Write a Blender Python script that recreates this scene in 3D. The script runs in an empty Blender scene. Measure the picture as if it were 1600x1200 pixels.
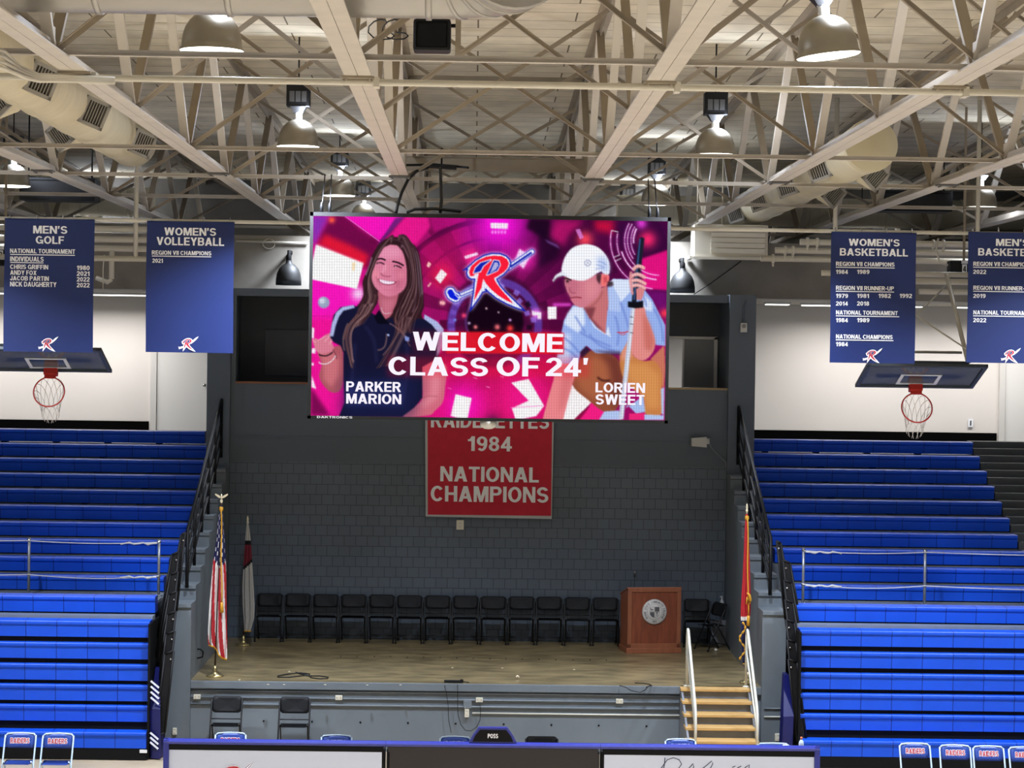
import bpy, bmesh, math, random
import numpy as np
from mathutils import Vector, Matrix
from mathutils.geometry import tessellate_polygon
S = bpy.context.scene
COL = S.collection
R = math.radians
rnd = random.Random(7)

# ------------------------------------------------------------------ camera
FPX = 3560.0                       # focal length in pixels of the 1600 px wide frame
EYE = Vector((0, 0, 6.05))
ROLL = R(0.83)
_yw = Vector(((740 - 800) / FPX, (600 - 552) / FPX, -1)).normalized()
_xw = Vector((math.cos(ROLL), -math.sin(ROLL), 0))
_xw = (_xw - _yw * _xw.dot(_yw)).normalized()
_zw = _xw.cross(_yw)
CAMROT = Matrix((_xw, _yw, _zw))   # world-from-camera rotation
cam = bpy.data.cameras.new('camera')
cam.sensor_fit = 'HORIZONTAL'
cam.sensor_width = 36.0
cam.lens = FPX / 1600 * 36
cam.clip_end = 300
camo = bpy.data.objects.new('camera', cam)
COL.objects.link(camo)
camo.matrix_world = Matrix.Translation(EYE) @ CAMROT.to_4x4()
S.camera = camo


def at(px, py, Y):
    """the point at depth Y that the photograph shows at pixel (px, py)"""
    d = CAMROT @ Vector(((px - 800) / FPX, (600 - py) / FPX, -1))
    return EYE + d * (Y / d.y)


# ------------------------------------------------------------------ world, exposure
W = bpy.data.worlds.new('world')
S.world = W
W.use_nodes = True
W.node_tree.nodes['Background'].inputs[0].default_value = (0.94, 0.97, 1.0, 1)
W.node_tree.nodes['Background'].inputs[1].default_value = 0.10
S.view_settings.view_transform = 'Standard'
S.view_settings.look = 'None'
S.view_settings.exposure = 0.0
S.view_settings.gamma = 1.0
S.view_settings.use_curve_mapping = False
S.cycles.use_denoising = True
S.cycles.max_bounces = 6
S.cycles.diffuse_bounces = 4
S.cycles.sample_clamp_indirect = 6
LAMP_SPREAD = 122                  # the reflectors' beam, degrees
LAMP_W = 540.0                     # watts of one high bay lamp
LAMP_COLOR = (.84, .93, 1.10)
HALL_W = 100.0                      # watts of one concourse ceiling light
SCREEN_GAIN = 1.15


# ------------------------------------------------------------------ materials
def lin(c):
    return tuple(((v / 255) / 12.92 if v / 255 <= .04045 else ((v / 255 + .055) / 1.055) ** 2.4) for v in c[:3])


MATS = {}


def mat(name, rgb, rough=.6, metal=0.0, vary=0.0, vscale=6.0, bump=0.0, bscale=40.0, spec=.5, stretch=(1, 1, 1)):
    if name in MATS:
        return MATS[name]
    m = bpy.data.materials.new(name)
    m.use_nodes = True
    nt = m.node_tree
    p = nt.nodes['Principled BSDF']
    c = lin(rgb)
    p.inputs['Base Color'].default_value = (*c, 1)
    p.inputs['Roughness'].default_value = rough
    p.inputs['Metallic'].default_value = metal
    p.inputs['Specular IOR Level'].default_value = spec
    if vary or bump:
        tc = nt.nodes.new('ShaderNodeTexCoord')
        mp = nt.nodes.new('ShaderNodeMapping')
        mp.inputs['Scale'].default_value = stretch
        nt.links.new(tc.outputs['Object'], mp.inputs['Vector'])
    if vary:
        n = nt.nodes.new('ShaderNodeTexNoise')
        n.inputs['Scale'].default_value = vscale
        n.inputs['Detail'].default_value = 5
        nt.links.new(mp.outputs[0], n.inputs['Vector'])
        r = nt.nodes.new('ShaderNodeValToRGB')
        r.color_ramp.elements[0].position = .3
        r.color_ramp.elements[1].position = .7
        r.color_ramp.elements[0].color = (*[v * (1 - vary) for v in c], 1)
        r.color_ramp.elements[1].color = (*[min(1, v * (1 + vary)) for v in c], 1)
        nt.links.new(n.outputs['Fac'], r.inputs[0])
        nt.links.new(r.outputs[0], p.inputs['Base Color'])
    if bump:
        n2 = nt.nodes.new('ShaderNodeTexNoise')
        n2.inputs['Scale'].default_value = bscale
        nt.links.new(mp.outputs[0], n2.inputs['Vector'])
        b = nt.nodes.new('ShaderNodeBump')
        b.inputs['Strength'].default_value = bump
        b.inputs['Distance'].default_value = .01
        nt.links.new(n2.outputs['Fac'], b.inputs['Height'])
        nt.links.new(b.outputs[0], p.inputs['Normal'])
    MATS[name] = m
    return m


def emit(name, rgb, strength):
    if name in MATS:
        return MATS[name]
    m = bpy.data.materials.new(name)
    m.use_nodes = True
    nt = m.node_tree
    nt.nodes.clear()
    e = nt.nodes.new('ShaderNodeEmission')
    e.inputs[0].default_value = (*lin(rgb), 1)
    e.inputs[1].default_value = strength
    o = nt.nodes.new('ShaderNodeOutputMaterial')
    nt.links.new(e.outputs[0], o.inputs[0])
    MATS[name] = m
    return m


def grid_mat(name, rgb, line, cell, width, axes='XZ', offset=.5, rough=.6, vary=.12, bump=.3, vscale=1.3, off_x=0.0, spec=.5, mix=1.0):
    """a surface ruled into cells (blocks, planks, moulded seats) by a brick texture in object space"""
    if name in MATS:
        return MATS[name]
    m = bpy.data.materials.new(name)
    m.use_nodes = True
    nt = m.node_tree
    p = nt.nodes['Principled BSDF']
    p.inputs['Roughness'].default_value = rough
    p.inputs['Specular IOR Level'].default_value = spec
    tc = nt.nodes.new('ShaderNodeTexCoord')
    sp = nt.nodes.new('ShaderNodeSeparateXYZ')
    cb = nt.nodes.new('ShaderNodeCombineXYZ')
    nt.links.new(tc.outputs['Object'], sp.inputs[0])
    nt.links.new(sp.outputs[axes[0]], cb.inputs[0])
    nt.links.new(sp.outputs[axes[1]], cb.inputs[1])
    mp = nt.nodes.new('ShaderNodeMapping')
    mp.inputs['Location'].default_value = (off_x, 0, 0)
    nt.links.new(cb.outputs[0], mp.inputs[0])
    bt = nt.nodes.new('ShaderNodeTexBrick')
    bt.offset = offset
    bt.inputs['Scale'].default_value = 1
    bt.inputs['Brick Width'].default_value = cell[0]
    bt.inputs['Row Height'].default_value = cell[1]
    bt.inputs['Mortar Size'].default_value = width
    bt.inputs['Mortar Smooth'].default_value = .3
    c = lin(rgb)
    bt.inputs['Color1'].default_value = (*[v * (1 - vary * .5) for v in c], 1)
    bt.inputs['Color2'].default_value = (*[v * (1 + vary * .5) for v in c], 1)
    bt.inputs['Mortar'].default_value = (*lin(line), 1)
    nt.links.new(mp.outputs[0], bt.inputs['Vector'])
    n = nt.nodes.new('ShaderNodeTexNoise')
    n.inputs['Scale'].default_value = vscale
    n.inputs['Detail'].default_value = 6
    nt.links.new(tc.outputs['Object'], n.inputs['Vector'])
    r = nt.nodes.new('ShaderNodeMapRange')
    r.inputs['From Min'].default_value = .3
    r.inputs['From Max'].default_value = .7
    r.inputs['To Min'].default_value = 1 - vary
    r.inputs['To Max'].default_value = 1 + vary
    nt.links.new(n.outputs['Fac'], r.inputs[0])
    mx = nt.nodes.new('ShaderNodeMix')
    mx.data_type = 'RGBA'
    mx.blend_type = 'MULTIPLY'
    mx.inputs[0].default_value = 1
    nt.links.new(bt.outputs['Color'], mx.inputs[6])
    nt.links.new(r.outputs[0], mx.inputs[7])
    nt.links.new(mx.outputs[2], p.inputs['Base Color'])
    if bump:
        b = nt.nodes.new('ShaderNodeBump')
        b.inputs['Strength'].default_value = bump
        b.inputs['Distance'].default_value = .01
        b.invert = True
        nt.links.new(bt.outputs['Fac'], b.inputs['Height'])
        nt.links.new(b.outputs[0], p.inputs['Normal'])
    MATS[name] = m
    return m


# ------------------------------------------------------------------ mesh builder
class B:
    """collects shapes in world coordinates; obj() links them as one mesh"""

    def __init__(self):
        self.bm = bmesh.new()

    def face(self, vs, mi=0, smooth=False):
        try:
            f = self.bm.faces.new(vs)
        except ValueError:
            return None
        f.material_index = mi
        f.smooth = smooth
        return f

    def verts(self, pts):
        return [self.bm.verts.new(p) for p in pts]

    def box(self, x0, x1, y0, y1, z0, z1, mi=0):
        v = self.verts([(x0, y0, z0), (x1, y0, z0), (x1, y1, z0), (x0, y1, z0), (x0, y0, z1), (x1, y0, z1), (x1, y1, z1), (x0, y1, z1)])
        for q in ((3, 2, 1, 0), (4, 5, 6, 7), (0, 1, 5, 4), (1, 2, 6, 5), (2, 3, 7, 6), (3, 0, 4, 7)):
            self.face([v[i] for i in q], mi)
        return self

    def obox(self, c, size, M=None, mi=0, bevel=0.0):
        c = Vector(c)
        sx, sy, sz = [s / 2 for s in size]
        M = M or Matrix.Identity(3)
        pts = [c + M @ Vector((a * sx, b * sy, d * sz)) for d in (-1, 1) for a, b in ((-1, -1), (1, -1), (1, 1), (-1, 1))]
        v = self.verts(pts)
        fs = [self.face([v[i] for i in q], mi) for q in ((3, 2, 1, 0), (4, 5, 6, 7), (0, 1, 5, 4), (1, 2, 6, 5), (2, 3, 7, 6), (3, 0, 4, 7))]
        if bevel:
            es = list({e for f in fs for e in f.edges})
            r = bmesh.ops.bevel(self.bm, geom=es, offset=bevel, segments=2, affect='EDGES', profile=.6)
            for f in r['faces']:
                f.material_index = mi
        return self

    def bar(self, p0, p1, w, h, up=(0, 0, 1), mi=0):
        p0, p1 = Vector(p0), Vector(p1)
        d = (p1 - p0).normalized()
        s = d.cross(Vector(up))
        s = s.normalized() if s.length > 1e-5 else Vector((1, 0, 0))
        u = s.cross(d)
        pts = [p + s * (a * w / 2) + u * (b * h / 2) for p in (p0, p1) for a, b in ((-1, -1), (1, -1), (1, 1), (-1, 1))]
        v = self.verts(pts)
        for q in ((3, 2, 1, 0), (4, 5, 6, 7), (0, 1, 5, 4), (1, 2, 6, 5), (2, 3, 7, 6), (3, 0, 4, 7)):
            self.face([v[i] for i in q], mi)
        return self

    def angle(self, p0, p1, w, t, up=(0, 0, 1), flip=1, mi=0):
        """a steel L-section"""
        p0, p1 = Vector(p0), Vector(p1)
        d = (p1 - p0).normalized()
        s = d.cross(Vector(up)).normalized() * flip
        u = s.cross(d) * flip
        prof = [(0, 0), (w, 0), (w, t), (t, t), (t, w), (0, w)]
        a = self.verts([p0 + s * x + u * y for x, y in prof])
        b = self.verts([p1 + s * x + u * y for x, y in prof])
        n = len(prof)
        for i in range(n):
            self.face([a[i], a[(i + 1) % n], b[(i + 1) % n], b[i]], mi)
        self.face(a[::-1], mi)
        self.face(b, mi)
        return self

    def tube(self, pts, r, n=8, mi=0, caps=True, closed=False):
        pts = [Vector(p) for p in pts]
        k = len(pts)
        rs = r if isinstance(r, (list, tuple)) else [r] * k
        rings = []
        ref = None
        for i, p in enumerate(pts):
            if closed:
                d = pts[(i + 1) % k] - pts[i - 1]
            else:
                d = pts[min(i + 1, k - 1)] - pts[max(i - 1, 0)]
            if d.length < 1e-9:
                d = Vector((0, 0, 1))
            d.normalize()
            if ref is None:
                ref = Vector((0, 0, 1)) if abs(d.z) < .9 else Vector((1, 0, 0))
            s = d.cross(ref)
            if s.length < 1e-4:
                s = d.cross(Vector((0, 1, 0)))
            s.normalize()
            u = s.cross(d).normalized()
            ref = u
            rings.append(self.verts([p + (s * math.cos(2 * math.pi * j / n) + u * math.sin(2 * math.pi * j / n)) * rs[i] for j in range(n)]))
        m = k if closed else k - 1
        for i in range(m):
            a, b = rings[i], rings[(i + 1) % k]
            for j in range(n):
                self.face([a[j], b[j], b[(j + 1) % n], a[(j + 1) % n]], mi, True)
        if caps and not closed:
            self.face(rings[0], mi)
            self.face(rings[-1][::-1], mi)
        return self

    def lathe(self, prof, c=(0, 0, 0), n=24, M=None, mi=0, smooth=True):
        c = Vector(c)
        M = M or Matrix.Identity(3)
        rings = []
        for r, z in prof:
            if r < 1e-6:
                rings.append(self.verts([c + M @ Vector((0, 0, z))]))
            else:
                rings.append(self.verts([c + M @ Vector((r * math.cos(2 * math.pi * j / n), r * math.sin(2 * math.pi * j / n), z)) for j in range(n)]))
        for a, b in zip(rings, rings[1:]):
            for j in range(n):
                k = (j + 1) % n
                if len(a) == 1 and len(b) == 1:
                    continue
                if len(a) == 1:
                    self.face([a[0], b[k], b[j]], mi, smooth)
                elif len(b) == 1:
                    self.face([a[j], a[k], b[0]], mi, smooth)
                else:
                    self.face([a[j], a[k], b[k], b[j]], mi, smooth)
        return self

    def prism(self, poly, o, u, v, w, mi=0, smooth=False):
        """polygon (in the u, v plane at o) extruded by the vector w"""
        o, u, v, w = Vector(o), Vector(u), Vector(v), Vector(w)
        a = self.verts([o + u * x + v * y for x, y in poly])
        b = self.verts([o + u * x + v * y + w for x, y in poly])
        n = len(poly)
        for i in range(n):
            self.face([a[i], a[(i + 1) % n], b[(i + 1) % n], b[i]], mi, smooth)
        self.face(a[::-1], mi)
        self.face(b, mi)
        return self

    def sheet(self, fn, nu, nv, mi=None, smooth=True, thick=0.0):
        """grid surface fn(s, t) -> point, with the material of each cell from mi(s, t)"""
        g = [[self.bm.verts.new(fn(i / nu, j / nv)) for i in range(nu + 1)] for j in range(nv + 1)]
        for j in range(nv):
            for i in range(nu):
                self.face([g[j][i], g[j][i + 1], g[j + 1][i + 1], g[j + 1][i]], mi((i + .5) / nu, (j + .5) / nv) if mi else 0, smooth)
        return self


ORG = {}


def obj(name, b, m, parent=None, loc=None):
    me = bpy.data.meshes.new(name)
    bm = b.bm
    o = bpy.data.objects.new(name, me)
    org = ORG[parent.name] if parent is not None else Vector(loc) if loc is not None else Vector((0, 0, 0))
    bmesh.ops.translate(bm, verts=bm.verts, vec=-org)
    bmesh.ops.recalc_face_normals(bm, faces=bm.faces) if not getattr(b, 'keep', False) else None
    bm.to_mesh(me)
    bm.free()
    for x in (m if isinstance(m, (list, tuple)) else [m]):
        me.materials.append(x)
    COL.objects.link(o)
    if parent is not None:
        o.parent = parent
    else:
        o.location = org
    ORG[o.name] = org
    return o


def tag(o, label, cat, group=None):
    o['label'] = label
    o['category'] = cat
    if group:
        o['group'] = group
    return o


def thing(name, label, cat, loc=(0, 0, 0), group=None):
    o = bpy.data.objects.new(name, None)
    o.empty_display_size = .1
    COL.objects.link(o)
    o.location = loc
    ORG[o.name] = Vector(loc)
    return tag(o, label, cat, group)


def single(name, b, m, label, cat, loc=(0, 0, 0), group=None):
    return tag(obj(name, b, m, None, loc), label, cat, group)


def struct(name, b, m, loc=None):
    o = obj(name, b, m, None, loc)
    o['kind'] = 'structure'
    return o


KIDS = {}


def kids(o):
    return [c for c in bpy.data.objects if c.parent is o]


def dup(root, loc, rotz=0.0, label=None, group=None):
    r = root.copy()
    COL.objects.link(r)
    r.location = loc
    r.rotation_euler = (0, 0, rotz)
    if label:
        r['label'] = label
    if group:
        r['group'] = group
    for ch in kids(root):
        c = ch.copy()
        COL.objects.link(c)
        c.parent = r
        for g in kids(ch):
            d = g.copy()
            COL.objects.link(d)
            d.parent = c
    ORG[r.name] = Vector(loc)
    return r


def nth(i):
    return ('first second third fourth fifth sixth seventh eighth ninth tenth eleventh twelfth thirteenth'.split())[i]


# ------------------------------------------------------------------ lettering: a bold grotesque drawn here
def _rect(x0, y0, x1, y1):
    return [[(x0, y0), (x1, y0), (x1, y1), (x0, y1)]]


def _ring(cx, cy, rx, ry, a0, a1, tx=.2, ty=.17, n=14):
    k = max(3, int(n * abs(a1 - a0) / 180))
    out = []
    for i in range(k):
        p = []
        for j in (0, 1):
            a = math.radians(a0 + (a1 - a0) * (i + j) / k)
            p.append(((cx + rx * math.cos(a), cy + ry * math.sin(a)), (cx + (rx - tx) * math.cos(a), cy + (ry - ty) * math.sin(a))))
        out.append([p[0][1], p[0][0], p[1][0], p[1][1]])
    return out


def _q(*p):
    return [list(p)]


_PT = _rect(0, 0, .2, 1) + _rect(.1, .83, .4, 1) + _rect(.1, .42, .4, .58) + _ring(.4, .71, .28, .29, -90, 90)
GLYPH = {
    'A': (.78, _q((0, 0), (.22, 0), (.50, 1), (.27, 1)) + _q((.56, 0), (.78, 0), (.51, 1), (.28, 1)) + _rect(.16, .2, .62, .36)),
    'B': (.7, _rect(0, 0, .2, 1) + _rect(.1, .84, .42, 1) + _rect(.1, .43, .44, .58) + _rect(.1, 0, .44, .165) + _ring(.42, .715, .25, .285, -90, 90) + _ring(.44, .29, .26, .29, -90, 90)),
    'C': (.74, _ring(.38, .5, .38, .5, 38, 322)),
    'D': (.72, _rect(0, 0, .2, 1) + _rect(.1, .83, .34, 1) + _rect(.1, 0, .34, .17) + _ring(.34, .5, .38, .5, -90, 90)),
    'E': (.62, _rect(0, 0, .2, 1) + _rect(.1, .83, .62, 1) + _rect(.1, .42, .58, .585) + _rect(.1, 0, .62, .17)),
    'F': (.58, _rect(0, 0, .2, 1) + _rect(.1, .83, .58, 1) + _rect(.1, .42, .53, .585)),
    'G': (.77, _ring(.38, .5, .38, .5, 38, 318) + _rect(.42, .36, .77, .52) + _rect(.6, .0, .77, .45)),
    'H': (.71, _rect(0, 0, .2, 1) + _rect(.51, 0, .71, 1) + _rect(.1, .42, .6, .59)),
    'I': (.2, _rect(0, 0, .2, 1)),
    'J': (.54, _rect(.34, .29, .54, 1) + _ring(.27, .29, .27, .29, 180, 360) + _rect(0, .28, .19, .36)),
    'K': (.74, _rect(0, 0, .2, 1) + _q((.16, .26), (.49, 1), (.74, 1), (.16, .5)) + _q((.27, .55), (.43, .66), (.76, 0), (.52, 0)) + _q((.16, .27), (.16, .52), (.5, 1), (.74, 1))),
    'L': (.57, _rect(0, 0, .2, 1) + _rect(.1, 0, .57, .17)),
    'M': (.86, _rect(0, 0, .19, 1) + _rect(.67, 0, .86, 1) + _q((.05, 1), (.27, 1), (.52, 0), (.34, 0)) + _q((.81, 1), (.59, 1), (.34, 0), (.52, 0))),
    'N': (.72, _rect(0, 0, .19, 1) + _rect(.53, 0, .72, 1) + _q((.0, 1), (.21, 1), (.72, 0), (.51, 0))),
    'O': (.78, _ring(.39, .5, .39, .5, 0, 360)),
    'P': (.68, _PT),
    'Q': (.78, _ring(.39, .5, .39, .5, 0, 360) + _q((.42, .22), (.54, .32), (.80, .06), (.68, -.04))),
    'R': (.72, _PT + _q((.28, .46), (.5, .46), (.72, 0), (.5, 0))),
    'S': (.67, _ring(.335, .7075, .325, .2925, 18, 270, .19) + _ring(.335, .2925, .335, .2925, -162, 90, .19)),
    'T': (.64, _rect(.22, 0, .42, 1) + _rect(0, .83, .64, 1)),
    'U': (.72, _rect(0, .34, .2, 1) + _rect(.52, .34, .72, 1) + _ring(.36, .36, .36, .36, 180, 360)),
    'V': (.74, _q((0, 1), (.22, 1), (.47, 0), (.27, 0)) + _q((.74, 1), (.52, 1), (.27, 0), (.47, 0))),
    'W': (1.04, _q((0, 1), (.21, 1), (.38, 0), (.18, 0)) + _q((.42, 1), (.62, 1), (.38, 0), (.18, 0)) + _q((.42, 1), (.62, 1), (.86, 0), (.66, 0)) + _q((1.04, 1), (.83, 1), (.66, 0), (.86, 0))),
    'X': (.74, _q((0, 0), (.23, 0), (.74, 1), (.51, 1)) + _q((0, 1), (.23, 1), (.74, 0), (.51, 0))),
    'Y': (.72, _rect(.26, 0, .46, .46) + _q((0, 1), (.23, 1), (.46, .4), (.26, .4)) + _q((.72, 1), (.49, 1), (.26, .4), (.46, .4))),
    'Z': (.64, _rect(0, .83, .64, 1) + _rect(0, 0, .64, .17) + _q((0, .15), (.24, .15), (.64, .85), (.4, .85))),
    '0': (.6, _ring(.3, .5, .3, .5, 0, 360, .19, .16)),
    '1': (.42, _rect(.2, 0, .4, 1) + _q((0, .66), (.22, .7), (.4, 1), (.22, 1)) + _q((0, .66), (.3, .66), (.3, .8), (0, .8))),
    '2': (.6, _ring(.3, .69, .3, .31, -28, 172, .19, .16) + _q((0, .15), (.24, .15), (.59, .56), (.40, .64)) + _rect(0, 0, .6, .17)),
    '3': (.6, _ring(.3, .7125, .28, .2875, -90, 158, .18, .155) + _ring(.3, .29, .3, .29, -158, 90, .19, .155)),
    '4': (.63, _rect(.33, 0, .52, 1) + _rect(0, .2, .63, .36) + _q((0, .34), (.2, .34), (.5, 1), (.36, 1))),
    '5': (.6, _rect(.1, .83, .55, 1) + _q((.04, .44), (.22, .48), (.27, .9), (.1, .95)) + _ring(.3, .32, .3, .32, -158, 130, .19, .155)),
    '6': (.6, _ring(.3, .32, .3, .32, 0, 360, .19, .155) + _ring(.32, .5, .32, .5, 48, 190, .19, .155)),
    '7': (.6, _rect(0, .83, .6, 1) + _q((.1, 0), (.3, 0), (.6, .85), (.38, .85))),
    '8': (.6, _ring(.3, .73, .275, .27, 0, 360, .18, .15) + _ring(.3, .29, .3, .29, 0, 360, .19, .155)),
    '9': (.6, _ring(.3, .68, .3, .32, 0, 360, .19, .155) + _ring(.28, .5, .32, .5, -132, 10, .19, .155)),
    "'": (.18, _q((0, 1), (.18, 1), (.13, .64), (.01, .64))),
    '-': (.34, _rect(0, .34, .34, .5)),
}
_TXT = {}


def glyphs(s, gap=.085):
    """(points, faces, width, height) of a line of text"""
    key = (s, gap)
    if key not in _TXT:
        pts, fs, x = [], [], 0.0
        for ch in s:
            if ch == ' ':
                x += .30
                continue
            w, polys = GLYPH[ch]
            prev, lev = None, 0
            for p in polys:
                if prev is not None and not (len(p) == 4 and p[0] == prev[3] and p[1] == prev[2]):
                    lev += 1
                prev = p
                fs.append(tuple(range(len(pts), len(pts) + len(p))))
                pts += [(x + a, b_, lev) for a, b_ in p]
            x += w + gap
        _TXT[key] = (pts, fs, x - gap, 1.0)
    return _TXT[key]


def add_text(b, s, c, w, h, right=(1, 0, 0), up=(0, 0, 1), bold=.018, mi=0):
    """text filling a w x h box centred at c"""
    pts, fs, tw, th = glyphs(s)
    c, right, up = Vector(c), Vector(right), Vector(up)
    out = right.cross(up) * 1.6e-4
    vs = b.verts([c + right * ((x / tw - .5) * w) + up * ((y / th - .5) * h) + out * lev for x, y, lev in pts])
    nrm = right.cross(up)
    for f in fs:
        g = b.face([vs[i] for i in f], mi)
        if g is not None:
            g.normal_update()
            if g.normal.dot(nrm) < 0:
                g.normal_flip()
    b.keep = True
    return b


def px_text(b, s, x0, y0, x1, y1, Y, bold=.018, mi=0):
    """text whose box shows at the pixels x0..x1, y0..y1 on a plane at depth Y that faces the hall"""
    c = at((x0 + x1) / 2, (y0 + y1) / 2, Y)
    return add_text(b, s, c, (x1 - x0) * Y / FPX, (y1 - y0) * Y / FPX, bold=bold, mi=mi)


# the letter R with a spear, as the teams wear it (zoomed drawing units, y down)
R_OUT = [(278, 583), (325, 548), (400, 480), (480, 435), (560, 415), (640, 418), (700, 440), (735, 475), (748, 512), (740, 548), (720, 582), (680, 625), (610, 672), (640, 730), (700, 800), (790, 885),
         (890, 985), (800, 958), (700, 915), (600, 860), (520, 795), (497, 770), (508, 792), (470, 800), (440, 850), (345, 985), (360, 900), (375, 800), (385, 700), (390, 672), (355, 674), (320, 650), (308, 610), (318, 572)]
R_RED = [(335, 600), (352, 545), (420, 485), (500, 450), (580, 438), (660, 445), (710, 475), (727, 515), (715, 560), (680, 600), (620, 640), (580, 662), (600, 705), (660, 785), (720, 850), (770, 912),
         (700, 880), (620, 830), (550, 770), (500, 712), (475, 665), (455, 760), (430, 800), (385, 885), (395, 800), (410, 720), (422, 650), (430, 612), (395, 622), (375, 640), (345, 640)]
R_CRESC = [(380, 612), (398, 560), (450, 510), (550, 480), (475, 540), (445, 595), (425, 600)]
R_BOWL = [(580, 485), (628, 492), (640, 530), (612, 585), (510, 630), (545, 560)]
SPEAR = [(690, 600), (760, 520), (900, 400), (1010, 330), (930, 440), (800, 560), (700, 640)]
SPEAR_TAIL = [(385, 745), (330, 770), (240, 800), (150, 790), (190, 840), (170, 880), (250, 860), (320, 830), (380, 800)]


def add_poly(b, poly, c, scale, mid, off, mi, right=(1, 0, 0), up=(0, 0, 1), fwd=(0, -1, 0)):
    c, right, up, fwd = Vector(c), Vector(right), Vector(up), Vector(fwd)
    vs = b.verts([c + right * ((x - mid[0]) * scale) + up * ((mid[1] - y) * scale) + fwd * off for x, y in poly])
    nrm = right.cross(up)
    for tri in tessellate_polygon([[Vector((x, -y, 0)) for x, y in poly]]):
        f = b.face([vs[i] for i in tri], mi)
        if f is not None:
            f.normal_update()
            if f.normal.dot(nrm) < 0:
                f.normal_flip()
    b.keep = True


def r_mark(b, c, h, right=(1, 0, 0), up=(0, 0, 1), fwd=(0, -1, 0), lift=.002, blue=True):
    """R mark of height h; materials 0 red, 1 blue, 2 white"""
    sc = h / 640
    mid = (600, 660)

    def grow(poly, k):
        cx = sum(p[0] for p in poly) / len(poly)
        out = []
        n = len(poly)
        a = sum(poly[i][0] * poly[(i + 1) % n][1] - poly[(i + 1) % n][0] * poly[i][1] for i in range(n))
        sg = 1 if a > 0 else -1
        for i in range(n):
            p, q, r = Vector(poly[i - 1]), Vector(poly[i]), Vector(poly[(i + 1) % n])
            d = (q - p).normalized() + (r - q).normalized()
            d = d.normalized() if d.length > 1e-4 else (q - p).normalized()
            out.append((q.x + sg * d.y * k, q.y - sg * d.x * k))
        return out
    a = (right, up, fwd)
    for poly in (SPEAR, SPEAR_TAIL):
        add_poly(b, grow(poly, 12), c, sc, mid, lift, 2, *a)
        add_poly(b, poly, c, sc, mid, lift * 2, 1 if blue else 2, *a)
    add_poly(b, grow(SPEAR, -14), c, sc, mid, lift * 3, 2, *a)
    add_poly(b, grow(R_OUT, 10), c, sc, mid, lift * 4, 2, *a)
    if blue:
        add_poly(b, R_OUT, c, sc, mid, lift * 5, 1, *a)
        add_poly(b, grow(R_OUT, -9), c, sc, mid, lift * 6, 2, *a)
    add_poly(b, R_RED, c, sc, mid, lift * 7, 0, *a)
    for poly in (R_CRESC, R_BOWL):
        add_poly(b, grow(poly, 8), c, sc, mid, lift * 8, 2, *a)
        add_poly(b, poly, c, sc, mid, lift * 9, 1, *a)
# ================================================================== the setting
SZ = 1.05                                    # stage floor height
YB = 39.6                                    # stage back wall
XL, XR = -4.2, 4.43                          # stage side walls
CHORD_Z = EYE.z + 2.35                       # underside of the roof trusses


def roof_z(y):
    return EYE.z + 4.38 - .0287 * (y - 22)


m_floor = grid_mat('maple floor', (196, 178, 150), (150, 128, 98), (1.1, .057), .0015, 'XY', rough=.28, vary=.10, bump=0)
m_stage = mat('stage floor', (128, 113, 80), .3, vary=.42, vscale=2.6, bump=.05, bscale=9, stretch=(.8, 1.5, 1))
m_block = grid_mat('glazed block', (84, 95, 107), (44, 49, 56), (.2, .178), .0045, 'XZ', rough=.42, vary=.10, bump=.5, vscale=.7)
m_grey = mat('grey wall paint', (80, 90, 101), .5, vary=.05, vscale=.8)
m_front = mat('stage front paint', (112, 120, 126), .45, vary=.09, vscale=1.4, stretch=(1, 1, .35))
m_sidewall = mat('side wall paint', (104, 112, 118), .45, vary=.12, vscale=2.2, stretch=(1, 1, .4))
m_white = mat('white wall paint', (205, 199, 193), .6, vary=.025, vscale=.7)
m_concrete = mat('bare concrete', (140, 134, 124), .85, vary=.16, vscale=1.8, bump=.15, bscale=20)
m_tread = mat('concrete tread', (104, 110, 114), .6, vary=.12, vscale=2)
m_black = mat('black', (8, 8, 9), .7, spec=.2)
m_blackmetal = mat('black metal', (12, 12, 14), .55, spec=.3)
m_deck = grid_mat('roof plank', (206, 196, 174), (104, 92, 72), (2.44, .61), .012, 'XY', rough=.9, vary=.14, bump=.5, vscale=2.0)
m_wood = mat('sill wood', (128, 78, 48), .5)
m_door = mat('door paint', (208, 206, 202), .45)
m_chrome = mat('chrome', (190, 190, 190), .2, metal=1)
m_farwall = mat('far wall', (90, 87, 82), .9, vary=.1)
m_tile = grid_mat('ceiling tile', (182, 172, 156), (140, 132, 118), (.61, .61), .01, 'XY', offset=0, rough=.8, vary=.06, bump=.2)

struct('floor', B().box(-14, 14, -8, 34.45, -.1, 0), m_floor)
struct('floor_stage', B().box(XL - .02, XR + .02, 34.42, YB + .2, SZ - .1, SZ), m_stage)
b = B()
b.box(-4.57, 3.2, 34.44, 34.6, 0, SZ - .1)
b.box(3.2, 4.8, 34.44, 34.6, 0, SZ - .1)
struct('wall_stage_front', b, m_front)
struct('trim_1', B().obox(((XL + XR) / 2, 34.42, SZ - .058), (XR - XL, .07, .115), bevel=.008), m_front)
struct('wall_back', B().box(XL - .1, XR + .1, YB, YB + .3, SZ - .1, 4.12), m_block)
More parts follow.
